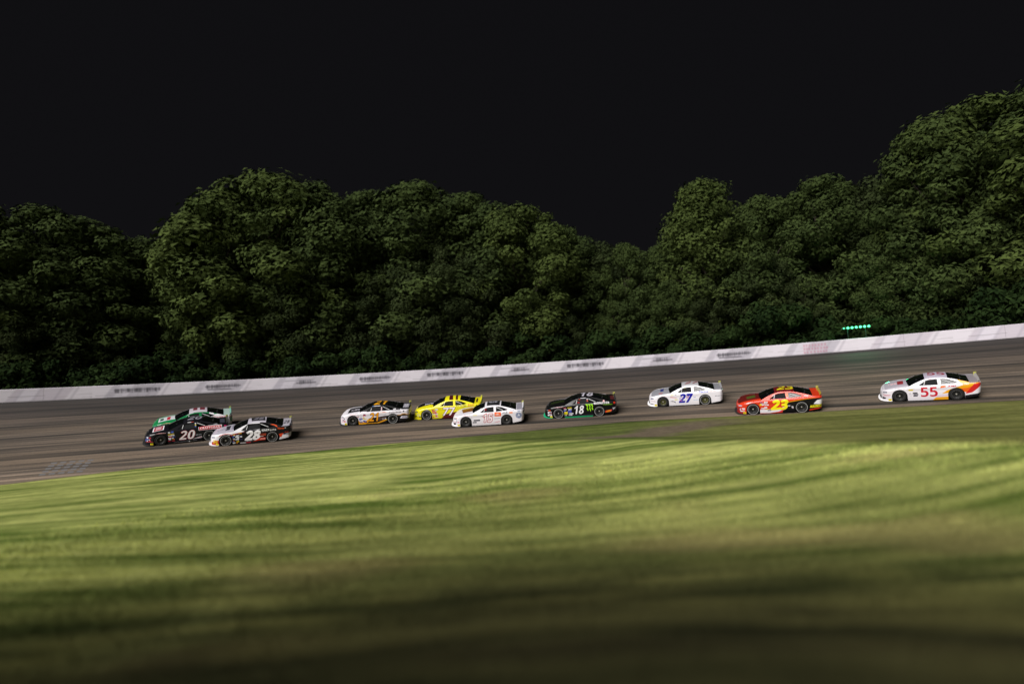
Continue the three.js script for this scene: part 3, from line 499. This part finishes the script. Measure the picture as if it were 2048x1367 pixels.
makeCar({ // green and white, partly behind number 20
  label: 'green and white race car half hidden behind the black number 20 car', az: -17.87, r: 62.17, yaw: 0.13, plain: '#0c6b3c', band: 0, spoiler: std(0.1, 0.25, 0.2), pillar: '#0c6b3c',
  draw(s, t) {
    base(s, t, '#0d7a44', '#0d7a44'); headlamp(s, '#8890a8'); s.poly('#e8a040', [[0.18, 0.56], [0.36, 0.62], [0.38, 0.6], [0.2, 0.53]]);
    s.poly(W0, [[3.3, 0.5], [3.5, 1.36], [6, 1.36], [6, 0.2]]); s.poly('#0d7a44', [[3.6, 1.36], [3.75, 1.05], [4.0, 1.08], [3.9, 1.36]]);
    s.text('Sinclair', 4.05, 0.8, 0.15, 0.8, '#c22030'); s.rect('#d9d4b8', 4.62, 0.84, 0.14, 0.1); s.rect('#0c9a50', 4.72, 0.5, 0.5, 0.28);
    s.poly('#e4a888', [[0.66, 0.745], [0.95, 0.79], [1.3, 0.78], [1.3, 0.76], [0.95, 0.765]]); s.poly(W0, [[2.05, 1.06], [2.35, 1.2], [2.55, 1.23], [2.5, 1.25], [2.3, 1.22]]);
    s.text('Sinclair', 2.3, 0.45, 0.2, 1.0, '#e8e6ea');
    t.rect('#c8ccd0', 0.45, -0.5, 1.0, 1.0); t.rect('#b02436', 0.95, -0.3, 0.2, 0.7); t.rect('#1a4a38', 0.55, -0.2, 0.2, 0.5);
    t.rect('#b8b2bc', 2.2, -1, 1.2, 2); t.rect('#e8e6ec', 2.2, -0.7, 1.2, 0.2); t.rect('#6a2030', 2.5, -0.4, 0.25, 0.7); t.rect('#6a2030', 2.9, -0.4, 0.3, 0.7); t.rect('#9fb5b0', 4.2, -1, 0.65, 2);
  },
});
makeCar({ // 28
  label: 'white fronted black race car with white number 28 and orange lettering behind', az: -14.02, r: 58.83, yaw: 0.06, plain: '#0c0b0e', pillar: '#dcdae2', band: 2, spoiler: GREY, split: std(0.6, 0.58, 0.62),
  draw(s, t) {
    base(s, t, '#0c0b0e', '#0c0b0e'); s.poly(W0, [[-3, 0], [-3, 1.36], [3.0, 1.36], [2.98, 1.2], [2.3, 1.2], [1.9, 0.9], [2.1, 0.83], [1.6, 0.75], [0.62, 0.5], [0.62, 0]]);
    headlamp(s, '#50546a'); s.poly('#a81c2a', [[0.0, 0.1], [0.6, 0.1], [0.66, 0.42], [0.1, 0.28]]); s.poly('#a81c2a', [[1.3, 0.62], [1.45, 0.74], [1.95, 0.8], [2.45, 0.86], [1.9, 0.77], [1.55, 0.68]]);
    s.poly('#b8202c', [[0.6, 0.6], [0.7, 0.72], [0.98, 0.78], [1.2, 0.77], [1.4, 0.66], [1.36, 0.6], [1.2, 0.74], [0.96, 0.75], [0.75, 0.69]]);
    s.poly(W0, [[2.15, 0.2], [2.25, 0.86], [2.98, 0.9], [2.86, 0.22]]);
    s.poly('#0e0d11', [[2.02, 0.22], [2.12, 0.86], [3.0, 0.88], [2.9, 0.22]]); s.text('28', 2.5, 0.27, 0.55, 0.86, '#fbf9fd', [['#f4f2f8', 1.2]]);
    s.dots(1.4, 0.12, 0.36, 0.56, 8, CONT, 6, 2); s.dots(1.62, 0.34, 0.34, 0.3, 9, ['#dcdce4', '#2c2f50', '#e9e9ee'], 4, 2); s.rect('#e3a51c', 1.42, 0.64, 0.14, 0.07); s.rect('#e3a51c', 1.75, 0.71, 0.18, 0.05); s.dots(0.2, 0.2, 0.34, 0.22, 18, ['#e3c520', '#d8a020', '#e9e9ee'], 3, 2);
    s.text('GMParts', 3.5, 0.745, 0.12, 0.86, '#f2f2f4', null, 0, false); s.text('Now', 4.2, 0.785, 0.12, 0.4, '#e0521c', null, 0, false);
    s.poly('#e0521c', [[3.55, 1.09], [3.75, 1.1], [3.95, 1.02], [4.02, 0.93], [3.92, 0.95], [3.8, 1.03]]); s.poly('#d9d7df', [[3.05, 1.0], [3.2, 1.03], [3.36, 0.96], [3.2, 0.99]]);
    s.dots(2.95, 0.42, 0.34, 0.2, 12, ['#dcdce2', '#c24a2a', '#e8e8ec'], 3, 1); s.rect('#d83a1c', 2.9, 0.2, 0.38, 0.16); s.poly('#d83a1c', [[2.5, 0.13], [2.9, 0.2], [2.9, 0.32]]); s.scrawl(2.95, 0.24, 0.3, 0.08, '#e8d8d8', 13); s.rect('#d9d4da', 1.8, 0.09, 0.34, 0.06); s.rect('#c23848', 2.14, 0.09, 0.28, 0.06);
    s.poly(W0, [[4.05, 0.12], [4.12, 0.3], [4.3, 0.46], [5.2, 0.62], [5.2, 0.25]]); s.poly('#d8451c', [[4.06, 0.5], [4.34, 0.54], [4.2, 0.28], [4.12, 0.3]]); s.scrawl(4.33, 0.41, 0.4, 0.1, '#2d3158', 14); s.scrawl(4.4, 0.56, 0.26, 0.05, '#d8451c', 15);
    s.rect('#d8d8dc', 4.42, 0.84, 0.08, 0.04); s.poly('#e6e4ea', [[1.95, 0.9], [2.22, 0.9], [2.26, 1.1], [2.1, 1.02]]);
    t.rect('#aba7b4', 0, -1, 1.7, 2); t.rect('#2c2b33', 0.95, -0.45, 0.26, 0.95); t.scrawl(0.45, 0.0, 0.5, 0.4, '#8f8c9b', 3); t.rect('#8c8998', 1.3, -0.5, 0.25, 1.0);
    t.rect('#b3afbb', 2.2, -1, 1.2, 2); t.poly('#1c1b20', [[2.4, -0.5], [3.2, -0.5], [3.3, 0.42], [2.5, 0.42]]); t.text('28', 2.85, 0.0, 0.4, 0.6, '#8b8894'); t.rect('#a8a5b0', 4.2, -1, 0.65, 2); t.text('28', 4.5, 0, 0.7, 0.36, '#1b1a20');
  },
});
makeCar({ // 21
  label: 'white race car with orange number 21, black roof and black sills', az: -6.73, r: 61.16, yaw: -0.05, plain: '#d9d6de', pillar: '#0b0b0c', band: 1, spoiler: BLK,
  draw(s, t) {
    base(s, t, '#e2dee6', '#d5d2da'); s.rect('#0b0b0c', 1.2, 0.93, 3.0, 0.5); headlamp(s, '#4a4654');
    s.poly('#0b0b0e', [[1.35, 0.05], [1.35, 0.12], [2.0, 0.34], [2.1, 0.47], [3.2, 0.6], [4.1, 0.62], [5.4, 0.52], [5.4, 0]]); s.poly('#4a3a38', [[2.6, 0.28], [2.7, 0.5], [3.25, 0.56], [3.2, 0.3]]);
    s.poly('#e9a21c', [[1.34, 0.06], [1.34, 0.34], [1.95, 0.16], [2.6, 0.15], [3.15, 0.34], [3.2, 0.26], [2.7, 0.1], [2.0, 0.1], [1.62, 0.06]]); s.poly('#e9a21c', [[1.75, 0.2], [2.05, 0.44], [2.2, 0.44], [2.0, 0.2]]); s.rect('#dd9a20', 4.0, 0.585, 1.0, 0.03);
    s.poly('#e0a030', [[4.15, 0.6], [4.35, 0.7], [4.5, 0.7], [4.7, 0.62]]); s.poly('#131216', [[4.2, 0.58], [4.38, 0.66], [4.5, 0.66], [4.65, 0.6]]);
    s.text('21', 2.4, 0.26, 0.56, 0.68, '#f0a010', [['#2a2224', 1.1]]);
    s.dots(1.42, 0.2, 0.55, 0.3, 33, ['#e3c520', '#d8d8e2', '#2b3f93', '#e6e6ee'], 4, 2); s.dots(1.3, 0.5, 0.6, 0.3, 34, ['#d8c8d8', '#c8405a', '#e3b520', '#303448', '#e8e4ea', '#e8e4ea'], 4, 3); s.dots(0.1, 0.3, 0.42, 0.26, 35, ['#e6e2ea', '#5a3c50', '#c04050', '#2a2a30'], 3, 3); s.rect('#c8606a', 0.05, 0.255, 0.5, 0.025);
    s.poly('#b84a50', [[0.7, 0.755], [0.95, 0.79], [1.25, 0.785], [1.25, 0.77], [0.95, 0.77]]); s.scrawl(3.42, 0.76, 0.82, 0.075, '#5a5862', 36); s.scrawl(2.78, 0.66, 0.5, 0.035, '#9a98a6', 37); s.rect('#d89030', 2.8, 0.82, 0.5, 0.02); s.rect('#b83a30', 3.0, 0.84, 0.2, 0.018);
    s.poly('#dcd8e4', [[4.15, 0.36], [4.25, 0.52], [4.85, 0.52], [4.75, 0.36]]); s.scrawl(4.3, 0.39, 0.44, 0.1, '#34324a', 38); s.dots(2.98, 0.28, 0.3, 0.16, 39, ['#d86a20', '#d8d8e0', '#e0b020'], 2, 2);
    c3(s, 4.42, 0.845, 0.05, '#0d0d0e'); s.rect('#dcdae6', 2.35, 1.2, 0.5, 0.035); s.rect('#4a7ac0', 2.3, 1.19, 0.1, 0.03); s.rect('#d8b8c0', 2.9, 0.95, 0.07, 0.2); s.rect('#e4e2e8', 3.7, 0.96, 0.2, 0.06);
    t.rect('#e0dde4', 0, -1, 0.5, 2); t.rect('#17171a', 0.62, -0.6, 0.95, 1.2); t.scrawl(0.8, 0.0, 0.6, 0.3, '#bdbac4', 4); t.rect('#0a0a0b', 2.1, -1, 1.4, 2); t.text('21', 2.8, 0.1, 0.8, 0.9, '#d89a1c'); t.rect('#e8e6ec', 2.9, -0.9, 0.4, 0.3); t.rect('#3a3a40', 4.2, -1, 0.65, 2); t.scrawl(4.35, -0.5, 0.35, 1.0, '#bdbac6', 9);
  },
});
makeCar({ // 77
  label: 'bright yellow race car with white number 77 and dark red trim', az: -2.05, r: 61.39, yaw: -0.05, plain: '#d9cf16', band: 2, spoiler: std(0.55, 0.52, 0.02, 0.5), split: std(0.6, 0.56, 0.02),
  draw(s, t) {
    base(s, t, '#e3da18', '#dcd318'); headlamp(s, '#3a3a20'); s.rect('#55161c', 4.0, 0.3, 1.0, 0.14);
    s.poly('#55161c', [[1.75, 0.05], [2.1, 0.3], [2.75, 0.46], [3.3, 0.52], [3.3, 0.42], [3.0, 0.3], [3.3, 0.3], [3.3, 0.05]]); s.poly('#e3da18', [[1.75, 0.08], [1.98, 0.05], [2.25, 0.3], [2.1, 0.32]]); s.rect('#5a1a20', 1.5, 0.78, 0.7, 0.02); s.rect('#5a1a20', 3.7, 0.64, 0.7, 0.03);
    s.text('77', 2.45, 0.27, 0.54, 0.84, '#f6f2f6', [['#5c1420', 1.3]]);
    s.text('EATSLEEP', 3.4, 0.83, 0.11, 0.72, '#171510', null); s.text('RACE', 4.05, 0.84, 0.12, 0.42, '#b2202a', null); c3(s, 4.48, 0.85, 0.06, '#0d0d0c');
    s.dots(1.4, 0.15, 0.36, 0.6, 43, ['#d8c8d8', '#c8405a', '#2b3040', '#e6e2ea', '#d9a9b0'], 6, 2); s.dots(0.95, 0.66, 0.3, 0.1, 44, ['#d8506a', '#e6e2ea'], 2, 3); s.dots(0.3, 0.22, 0.28, 0.26, 45, ['#d0d0d8', '#2a2a2a', '#c8c8d0'], 3, 2);
    s.poly('#1a1a14', [[0.05, 0.2], [0.3, 0.24], [0.28, 0.3], [0.05, 0.28]]);
    t.poly('#191412', [[0.2, -1], [1.7, -1], [1.7, 0.65], [1.2, 0.25], [0.3, 0.45]]); t.scrawl(0.8, -0.2, 0.6, 0.4, '#bfbccc', 5); t.poly('#4a1016', [[2.5, -1], [2.7, -1], [2.9, 1], [2.6, 1]]); t.poly('#4a1016', [[2.95, -1], [3.1, -1], [3.2, 1], [3.05, 1]]); t.rect('#2c1a10', 4.4, -0.5, 0.12, 1.0);
  },
});
makeCar({ // 15
  label: 'white race car with red outlined number 15 and an orange square behind its door', az: 0.645, r: 59.24, yaw: -0.03, plain: '#e0dde5', band: 0, spoiler: std(0.5, 0.5, 0.53), split: std(0.7, 0.69, 0.72), rim: std(0.02, 0.02, 0.02, 0.5),
  draw(s, t) {
    base(s, t, '#e6e3ea', '#cfccd4'); headlamp(s, '#5a5e70'); s.poly('#e08848', [[0.22, 0.58], [0.4, 0.64], [0.42, 0.6]]); s.dots(0.15, 0.3, 0.42, 0.2, 50, ['#c23a48', '#3a3a44', '#e6e2ea', '#c8c8d2'], 3, 3); s.poly('#1c1c20', [[0.0, 0.14], [0.26, 0.16], [0.3, 0.28], [0.0, 0.26]]);
    s.poly('#c2505a', [[0.7, 0.755], [0.95, 0.79], [1.3, 0.785], [1.3, 0.77], [0.95, 0.77]]);
    s.text('15', 2.38, 0.27, 0.54, 0.7, '#efebf0', [['#b4242e', 1.7]]);
    s.rect('#ee5a14', 2.9, 0.62, 0.42, 0.27); s.text('JBL', 3.11, 0.7, 0.11, 0.28, '#f6eee8', null, 0, false);
    s.dots(1.46, 0.27, 0.38, 0.33, 51, ['#2c2c34', '#44424e', '#c23a48', '#3a3a46'], 3, 1); s.rect('#e3d9a0', 1.5, 0.74, 0.25, 0.06); s.rect('#c8c4d0', 2.0, 0.66, 0.1, 0.06);
    s.rect('#50586a', 2.86, 0.47, 0.4, 0.025); s.scrawl(3.4, 0.78, 0.3, 0.12, '#70727c', 52); s.rect('#f0a080', 3.86, 0.76, 0.22, 0.12); s.poly('#c2404a', [[2.8, 0.22], [3.2, 0.3], [3.22, 0.26], [3.0, 0.23]]); s.rect('#8088a0', 3.9, 0.94, 0.3, 0.02);
    c3(s, 4.47, 0.62, 0.2, '#5d6c96'); c3(s, 4.47, 0.62, 0.165, '#c6cbd8'); c3(s, 4.47, 0.62, 0.14, '#52628e'); s.poly('#d4d8e2', [[4.36, 0.56], [4.58, 0.56], [4.47, 0.76]]); s.rect('#a8b0c4', 4.38, 0.66, 0.18, 0.03); s.rect('#7080a4', 4.4, 0.88, 0.2, 0.05);
    s.rect('#1c1c20', 2.0, 0.05, 0.5, 0.02);
    t.poly('#7a4a1c', [[0.6, -0.5], [1.5, -0.6], [1.6, 0.4], [0.8, 0.5]]); t.rect('#c0b8c0', 1.4, -0.6, 0.2, 1.1); t.rect('#1e1e22', 2.4, -0.6, 0.85, 1.15); t.scrawl(2.5, -0.2, 0.6, 0.4, '#a8a6b2', 6); t.rect('#8c8a96', 4.35, -0.8, 0.35, 1.6);
  },
  extra(t) { part('seat_headrest', new THREE.BoxGeometry(0.16, 0.16, 0.05).translate(2.3 + X0, 1.02, 0.74), std(0.35, 0.03, 0.04), t); },
});
makeCar({ // 18
  label: 'black race car with white number 18 and green claw marks on its side', az: 6.547, r: 59.87, yaw: -0.01, plain: '#08080a', band: 2, spoiler: BLK, split: std(0.0, 0.35, 0.16), bar: BARW,
  draw(s, t, c) {
    base(s, t, '#08080a'); headlamp(s, '#23232c'); s.rect('#d84a20', 0.28, 0.53, 0.2, 0.06); s.dots(0.24, 0.2, 0.36, 0.32, 60, ['#d8d8e0', '#b8405a', '#2a2a30', '#e6e2ea'], 4, 2);
    s.poly('#c08890', [[0.66, 0.745], [0.95, 0.79], [1.3, 0.78], [1.3, 0.75], [0.95, 0.76]]);
    s.dots(1.36, 0.16, 0.56, 0.6, 61, ['#e6e4ec', '#d8d6e0', '#e3d020', '#c04a60', '#e6e4ec', '#4a56b0'], 6, 2);
    s.text('18', 2.3, 0.26, 0.54, 0.68, '#f6f4f8', null);
    for (const [dx, l] of [[0, 0.46], [0.16, 0.52], [0.32, 0.4]]) s.poly('#9ade1c', [[2.78 + dx, 0.87], [2.93 + dx, 0.87], [2.97 + dx, 0.74], [2.93 + dx, 0.6], [2.98 + dx, 0.5], [2.95 + dx, 0.87 - l], [2.91 + dx, 0.48], [2.86 + dx, 0.58], [2.9 + dx, 0.7], [2.86 + dx, 0.8]]);
    s.text('MONSTER', 3.85, 0.83, 0.13, 1.02, '#e8e6ea', null, 0, false); s.text('ENERGY', 4.25, 0.755, 0.06, 0.6, '#86c818', null, 0, false);
    s.poly('#e07a18', [[4.02, 0.24], [4.1, 0.38], [4.5, 0.44], [4.44, 0.3]]); s.poly('#d83a24', [[4.02, 0.24], [4.06, 0.36], [4.16, 0.38], [4.12, 0.26]]); s.poly('#e8405a', [[4.36, 0.34], [4.44, 0.43], [4.5, 0.44], [4.46, 0.34]]); s.poly('#dcdae4', [[4.5, 0.54], [4.86, 0.58], [4.72, 0.48], [4.8, 0.42], [4.64, 0.46], [4.52, 0.4], [4.6, 0.5]]);
    s.rect('#3a3746', 1.4, 0.125, 1.88, 0.05); s.rect('#0c9a4c', 1.4, 0.05, 1.88, 0.05); s.rect('#0c9a4c', -2, 0.05, 2.6, 0.05); s.rect('#e03a20', 4.62, 0.8, 0.16, 0.13); c3(s, 4.0, 0.99, 0.06, '#e0b0b4');
    s.rect('#c8c6d0', 2.5, 1.195, 0.35, 0.035); s.rect('#dcdce2', 2.9, 1.12, 0.07, 0.06); s.rect('#d04020', 2.9, 1.02, 0.08, 0.07);
    t.text('18', 2.85, 0.02, 0.85, 0.95, '#b4b1be'); t.poly('#1f2c10', [[0.5, -0.2], [1.4, -0.3], [1.4, 0.2], [0.5, 0.2]]); t.rect('#4a1a20', 4.45, -0.5, 0.25, 1.0);
  },
  extra(t) {
    part('seat_headrest', new THREE.BoxGeometry(0.14, 0.1, 0.05).translate(2.36 + X0, 0.96, 0.79), std(0.4, 0.03, 0.03), t); part('seat_headrest', new THREE.BoxGeometry(0.14, 0.07, 0.05).translate(2.42 + X0, 1.14, 0.66), std(0.4, 0.05, 0.03), t);
    part('side_skirt', new THREE.BoxGeometry(1.8, 0.035, 0.02).translate(2.33 + X0, 0.052, 0.955), std(0.0, 0.36, 0.16, 0.5), t);
  },
});
makeCar({ // 27
  label: 'white race car with blue number 27 and a grey hood', az: 13.154, r: 61.07, yaw: -0.03, plain: '#e6e4ea', band: 1, spoiler: std(0.25, 0.25, 0.27), split: std(0.75, 0.74, 0.76), rim: std(0.07, 0.07, 0.02, 0.5),
  draw(s, t) {
    base(s, t, '#ebe9ef', '#e4e2e8'); headlamp(s, '#3a3e60'); s.poly('#3c3a44', [[0.0, 0.2], [0.3, 0.22], [0.4, 0.18], [0.0, 0.16]]); s.rect('#b89aa8', 0.1, 0.36, 0.45, 0.02); s.rect('#8a6a60', 0.1, 0.42, 0.4, 0.015);
    s.text('27', 2.4, 0.25, 0.57, 0.82, '#14189c', [['#2a2eb0', 0.8]]); s.dots(2.08, 0.34, 0.26, 0.3, 70, ['#b05a9a', '#d0a0c8', '#2226b0'], 5, 3); s.dots(2.5, 0.5, 0.2, 0.24, 71, ['#b05a9a', '#c8b0d8', '#2226b0'], 4, 2);
    s.scrawl(3.3, 0.84, 0.6, 0.1, '#3a48c0', 72); s.scrawl(3.9, 0.88, 0.5, 0.08, '#e4a8a0', 73); s.scrawl(4.3, 0.56, 0.5, 0.05, '#6a6c7a', 74); s.scrawl(2.95, 0.36, 0.34, 0.05, '#9cc0e0', 75); s.rect('#7a88d0', 2.95, 0.55, 0.15, 0.03);
    s.rect('#d8c870', 1.5, 0.76, 0.2, 0.04); s.rect('#3a3a30', 1.78, 0.79, 0.12, 0.03); s.poly('#e09aa0', [[1.45, 0.62], [1.9, 0.56], [1.9, 0.6], [1.5, 0.68]]); s.rect('#d8d020', 1.75, 0.44, 0.18, 0.05); s.poly('#3a3c44', [[1.42, 0.36], [1.7, 0.32], [1.82, 0.24], [1.78, 0.34], [1.6, 0.39]]); s.poly('#c88890', [[0.72, 0.755], [0.95, 0.79], [1.3, 0.785], [1.3, 0.77], [0.95, 0.77]]);
    s.rect('#d0cc40', 2.1, 0.9, 0.05, 0.1);
    t.rect('#8f9098', 0.25, -0.75, 1.4, 1.55); t.rect('#2c3678', 0.85, -0.5, 0.22, 0.7); t.rect('#b03a3a', 0.75, 0.5, 0.25, 0.12); t.rect('#a8a9ae', 2.2, -0.55, 1.2, 1.1); t.text('27', 2.85, 0.0, 0.6, 0.85, '#7a2422'); t.rect('#84858c', 4.3, -0.8, 0.45, 1.6);
  },
  extra(t) { part('window_strap', new THREE.BoxGeometry(0.16, 0.03, 0.02).translate(2.42 + X0, 1.14, 0.665), std(0.5, 0.5, 0.06), t); },
});
makeCar({ // 23
  label: 'red orange race car with yellow number 23 and a black and white tail', az: 18.334, r: 58.41, yaw: -0.02, plain: '#b8281a', band: 2, spoiler: std(0.3, 0.22, 0.02), pillar: '#c8301a',
  draw(s, t) {
    base(s, t, '#d43a1c', '#7c1a18'); headlamp(s, '#b0b4c8'); s.poly('#9a2020', [[-2, 0], [-2, 0.5], [0.3, 0.45], [0.55, 0.0]]); s.dots(0.2, 0.22, 0.38, 0.22, 80, ['#e6e4ec', '#d8a0a8', '#d8d8e0'], 3, 2);
    s.poly('#0c0b10', [[2.6, 0.05], [2.75, 0.6], [3.1, 0.72], [4.0, 0.83], [4.6, 0.86], [5.2, 0.8], [5.2, 0.3], [4.3, 0.2], [3.3, 0.05]]); s.poly('#e2a81c', [[2.75, 0.62], [3.1, 0.74], [4.0, 0.855], [4.55, 0.88], [4.0, 0.83], [3.1, 0.7]]);
    s.poly('#e8e4ec', [[1.36, 0.1], [1.4, 0.32], [2.0, 0.3], [2.5, 0.36], [2.86, 0.48], [2.7, 0.3], [2.4, 0.14], [1.9, 0.08]]); s.poly('#d8407a', [[2.4, 0.14], [2.7, 0.3], [2.86, 0.48], [2.92, 0.46], [2.74, 0.26], [2.45, 0.11]]);
    s.poly('#e8e6ec', [[4.3, 0.52], [4.5, 0.74], [4.9, 0.8], [5.05, 0.6], [4.9, 0.46]]); s.poly('#ded01c', [[4.1, 0.3], [4.14, 0.44], [4.9, 0.5], [4.86, 0.34]]); s.scrawl(4.2, 0.36, 0.6, 0.08, '#24220e', 81); s.poly('#c8301c', [[4.06, 0.13], [4.1, 0.22], [5, 0.34], [5, 0.26]]);
    s.text('23', 2.42, 0.27, 0.56, 0.92, '#f2e41c', [['#f2e41c', 1.0]]);
    s.dots(1.42, 0.56, 0.5, 0.24, 82, ['#e6e4ec', '#d8c0c8', '#3a3a70', '#e6e4ec'], 3, 2); s.dots(1.42, 0.3, 0.5, 0.2, 83, ['#e6e4ec', '#d8b0c0', '#e3c520', '#e6e4ec'], 3, 2); s.rect('#e3d020', 1.38, 0.56, 0.12, 0.1); s.rect('#3a3440', 1.8, 0.22, 0.2, 0.05);
    s.dots(2.95, 0.3, 0.32, 0.22, 84, ['#d8c8d0', '#e0c020', '#141218', '#d8d8e0'], 3, 2); s.poly('#e8e4ea', [[2.05, 1.0], [2.35, 1.19], [2.6, 1.22], [2.8, 1.225], [2.4, 1.21], [2.2, 1.12]]); s.rect('#e06a20', 2.88, 0.96, 0.1, 0.2); s.rect('#e0a0c0', 2.88, 0.92, 0.1, 0.04); s.poly('#e8e4ea', [[0.6, 0.66], [0.75, 0.76], [1.0, 0.79], [0.8, 0.73]]); s.rect('#e8e4ea', 3.86, 0.98, 0.2, 0.03);
    t.rect('#5e1414', 0.2, -0.8, 1.5, 1.5); t.rect('#46521e', 0.7, -0.2, 0.5, 0.5); t.rect('#d43a1c', 0.1, 0.62, 1.7, 0.4); t.rect('#e6e4ea', 1.45, -0.2, 0.18, 0.25); t.rect('#5e1416', 2.2, -1, 1.2, 2); t.text('23', 2.85, 0.0, 0.7, 0.95, '#d8c81c', '#1c1810', 1); t.rect('#c23418', 4.2, -1, 0.65, 2);
  },
});
makeCar({ // 55
  label: 'white race car with red number 55 and orange and red slashes at its tail', az: 26.135, r: 59.45, yaw: -0.07, plain: '#dedbe3', band: 0, spoiler: std(0.35, 0.33, 0.33), split: std(0.75, 0.74, 0.76),
  draw(s, t) {
    base(s, t, '#e4e0e8', '#c9c4ce'); headlamp(s, '#6a6674'); s.poly('#302c34', [[0.0, 0.16], [0.24, 0.17], [0.3, 0.26], [0.0, 0.28]]); s.rect('#b83a50', 0.05, 0.4, 0.5, 0.03); s.rect('#b85a6a', 0.1, 0.33, 0.4, 0.02);
    s.poly('#eba41c', [[3.0, 0.42], [3.3, 0.62], [4.0, 0.86], [3.6, 1.3], [4.9, 1.0], [4.3, 0.7], [4.05, 0.5]]); s.poly('#e8641c', [[3.7, 0.66], [4.2, 0.7], [4.7, 0.94], [5.0, 0.95], [4.6, 0.5], [4.1, 0.45]]); s.poly('#cc2424', [[4.06, 0.36], [4.5, 0.92], [4.9, 0.9], [4.5, 0.46]]); s.poly('#e6e2ea', [[4.36, 0.42], [4.72, 0.72], [5.2, 0.76], [5.2, 0.48]]); s.poly('#18161a', [[4.06, 0.1], [4.06, 0.28], [4.6, 0.36], [5.3, 0.46], [5.3, 0.2]]);
    s.poly('#eba41c', [[2.55, 0.05], [2.72, 0.22], [3.3, 0.25], [3.3, 0.05]]); s.poly('#c890b8', [[2.5, 0.3], [3.3, 0.34], [3.3, 0.31], [2.7, 0.28]]);
    s.text('55', 2.42, 0.27, 0.55, 0.86, '#c01c30', null, 0, false); s.scrawl(3.3, 0.78, 0.36, 0.1, '#c02038', 90); s.scrawl(3.85, 0.86, 0.36, 0.1, '#e8d8dc', 91); s.poly('#e8641c', [[2.95, 0.74], [3.2, 0.78], [3.2, 0.88], [2.98, 0.86]]);
    s.dots(1.45, 0.3, 0.42, 0.24, 92, ['#3a3840', '#c86a74', '#d8d4dc', '#55525c'], 3, 2); s.rect('#d8c040', 1.45, 0.64, 0.22, 0.1); s.rect('#b89aa8', 1.35, 0.72, 0.4, 0.02); s.poly('#c0505a', [[0.72, 0.755], [0.95, 0.79], [1.3, 0.785], [1.3, 0.77], [0.95, 0.77]]); s.dots(2.88, 0.94, 0.1, 0.22, 93, ['#d8d0c0', '#a8a0a8'], 4, 1); s.rect('#d84040', 2.4, 1.19, 0.2, 0.02);
    t.rect('#a8a2ae', 0.3, -0.7, 1.3, 1.4); t.rect('#8c2430', 0.95, -0.35, 0.3, 0.7); t.scrawl(0.5, -0.1, 0.4, 0.4, '#d8b0b8', 7); t.rect('#aaa4b4', 2.2, -1, 1.2, 2); t.text('55', 2.85, 0.0, 0.6, 0.9, '#8a1c2c', null, 0, false); t.rect('#8c868c', 4.3, -0.8, 0.5, 1.7);
  },
});
function c3(s, x, y, r, col) { const p = []; for (let i = 0; i < 24; i++) p.push([x + r * Math.cos(i * 0.2618), y + r * Math.sin(i * 0.2618)]); s.poly(col, p); }

renderer.render(scene, camera);
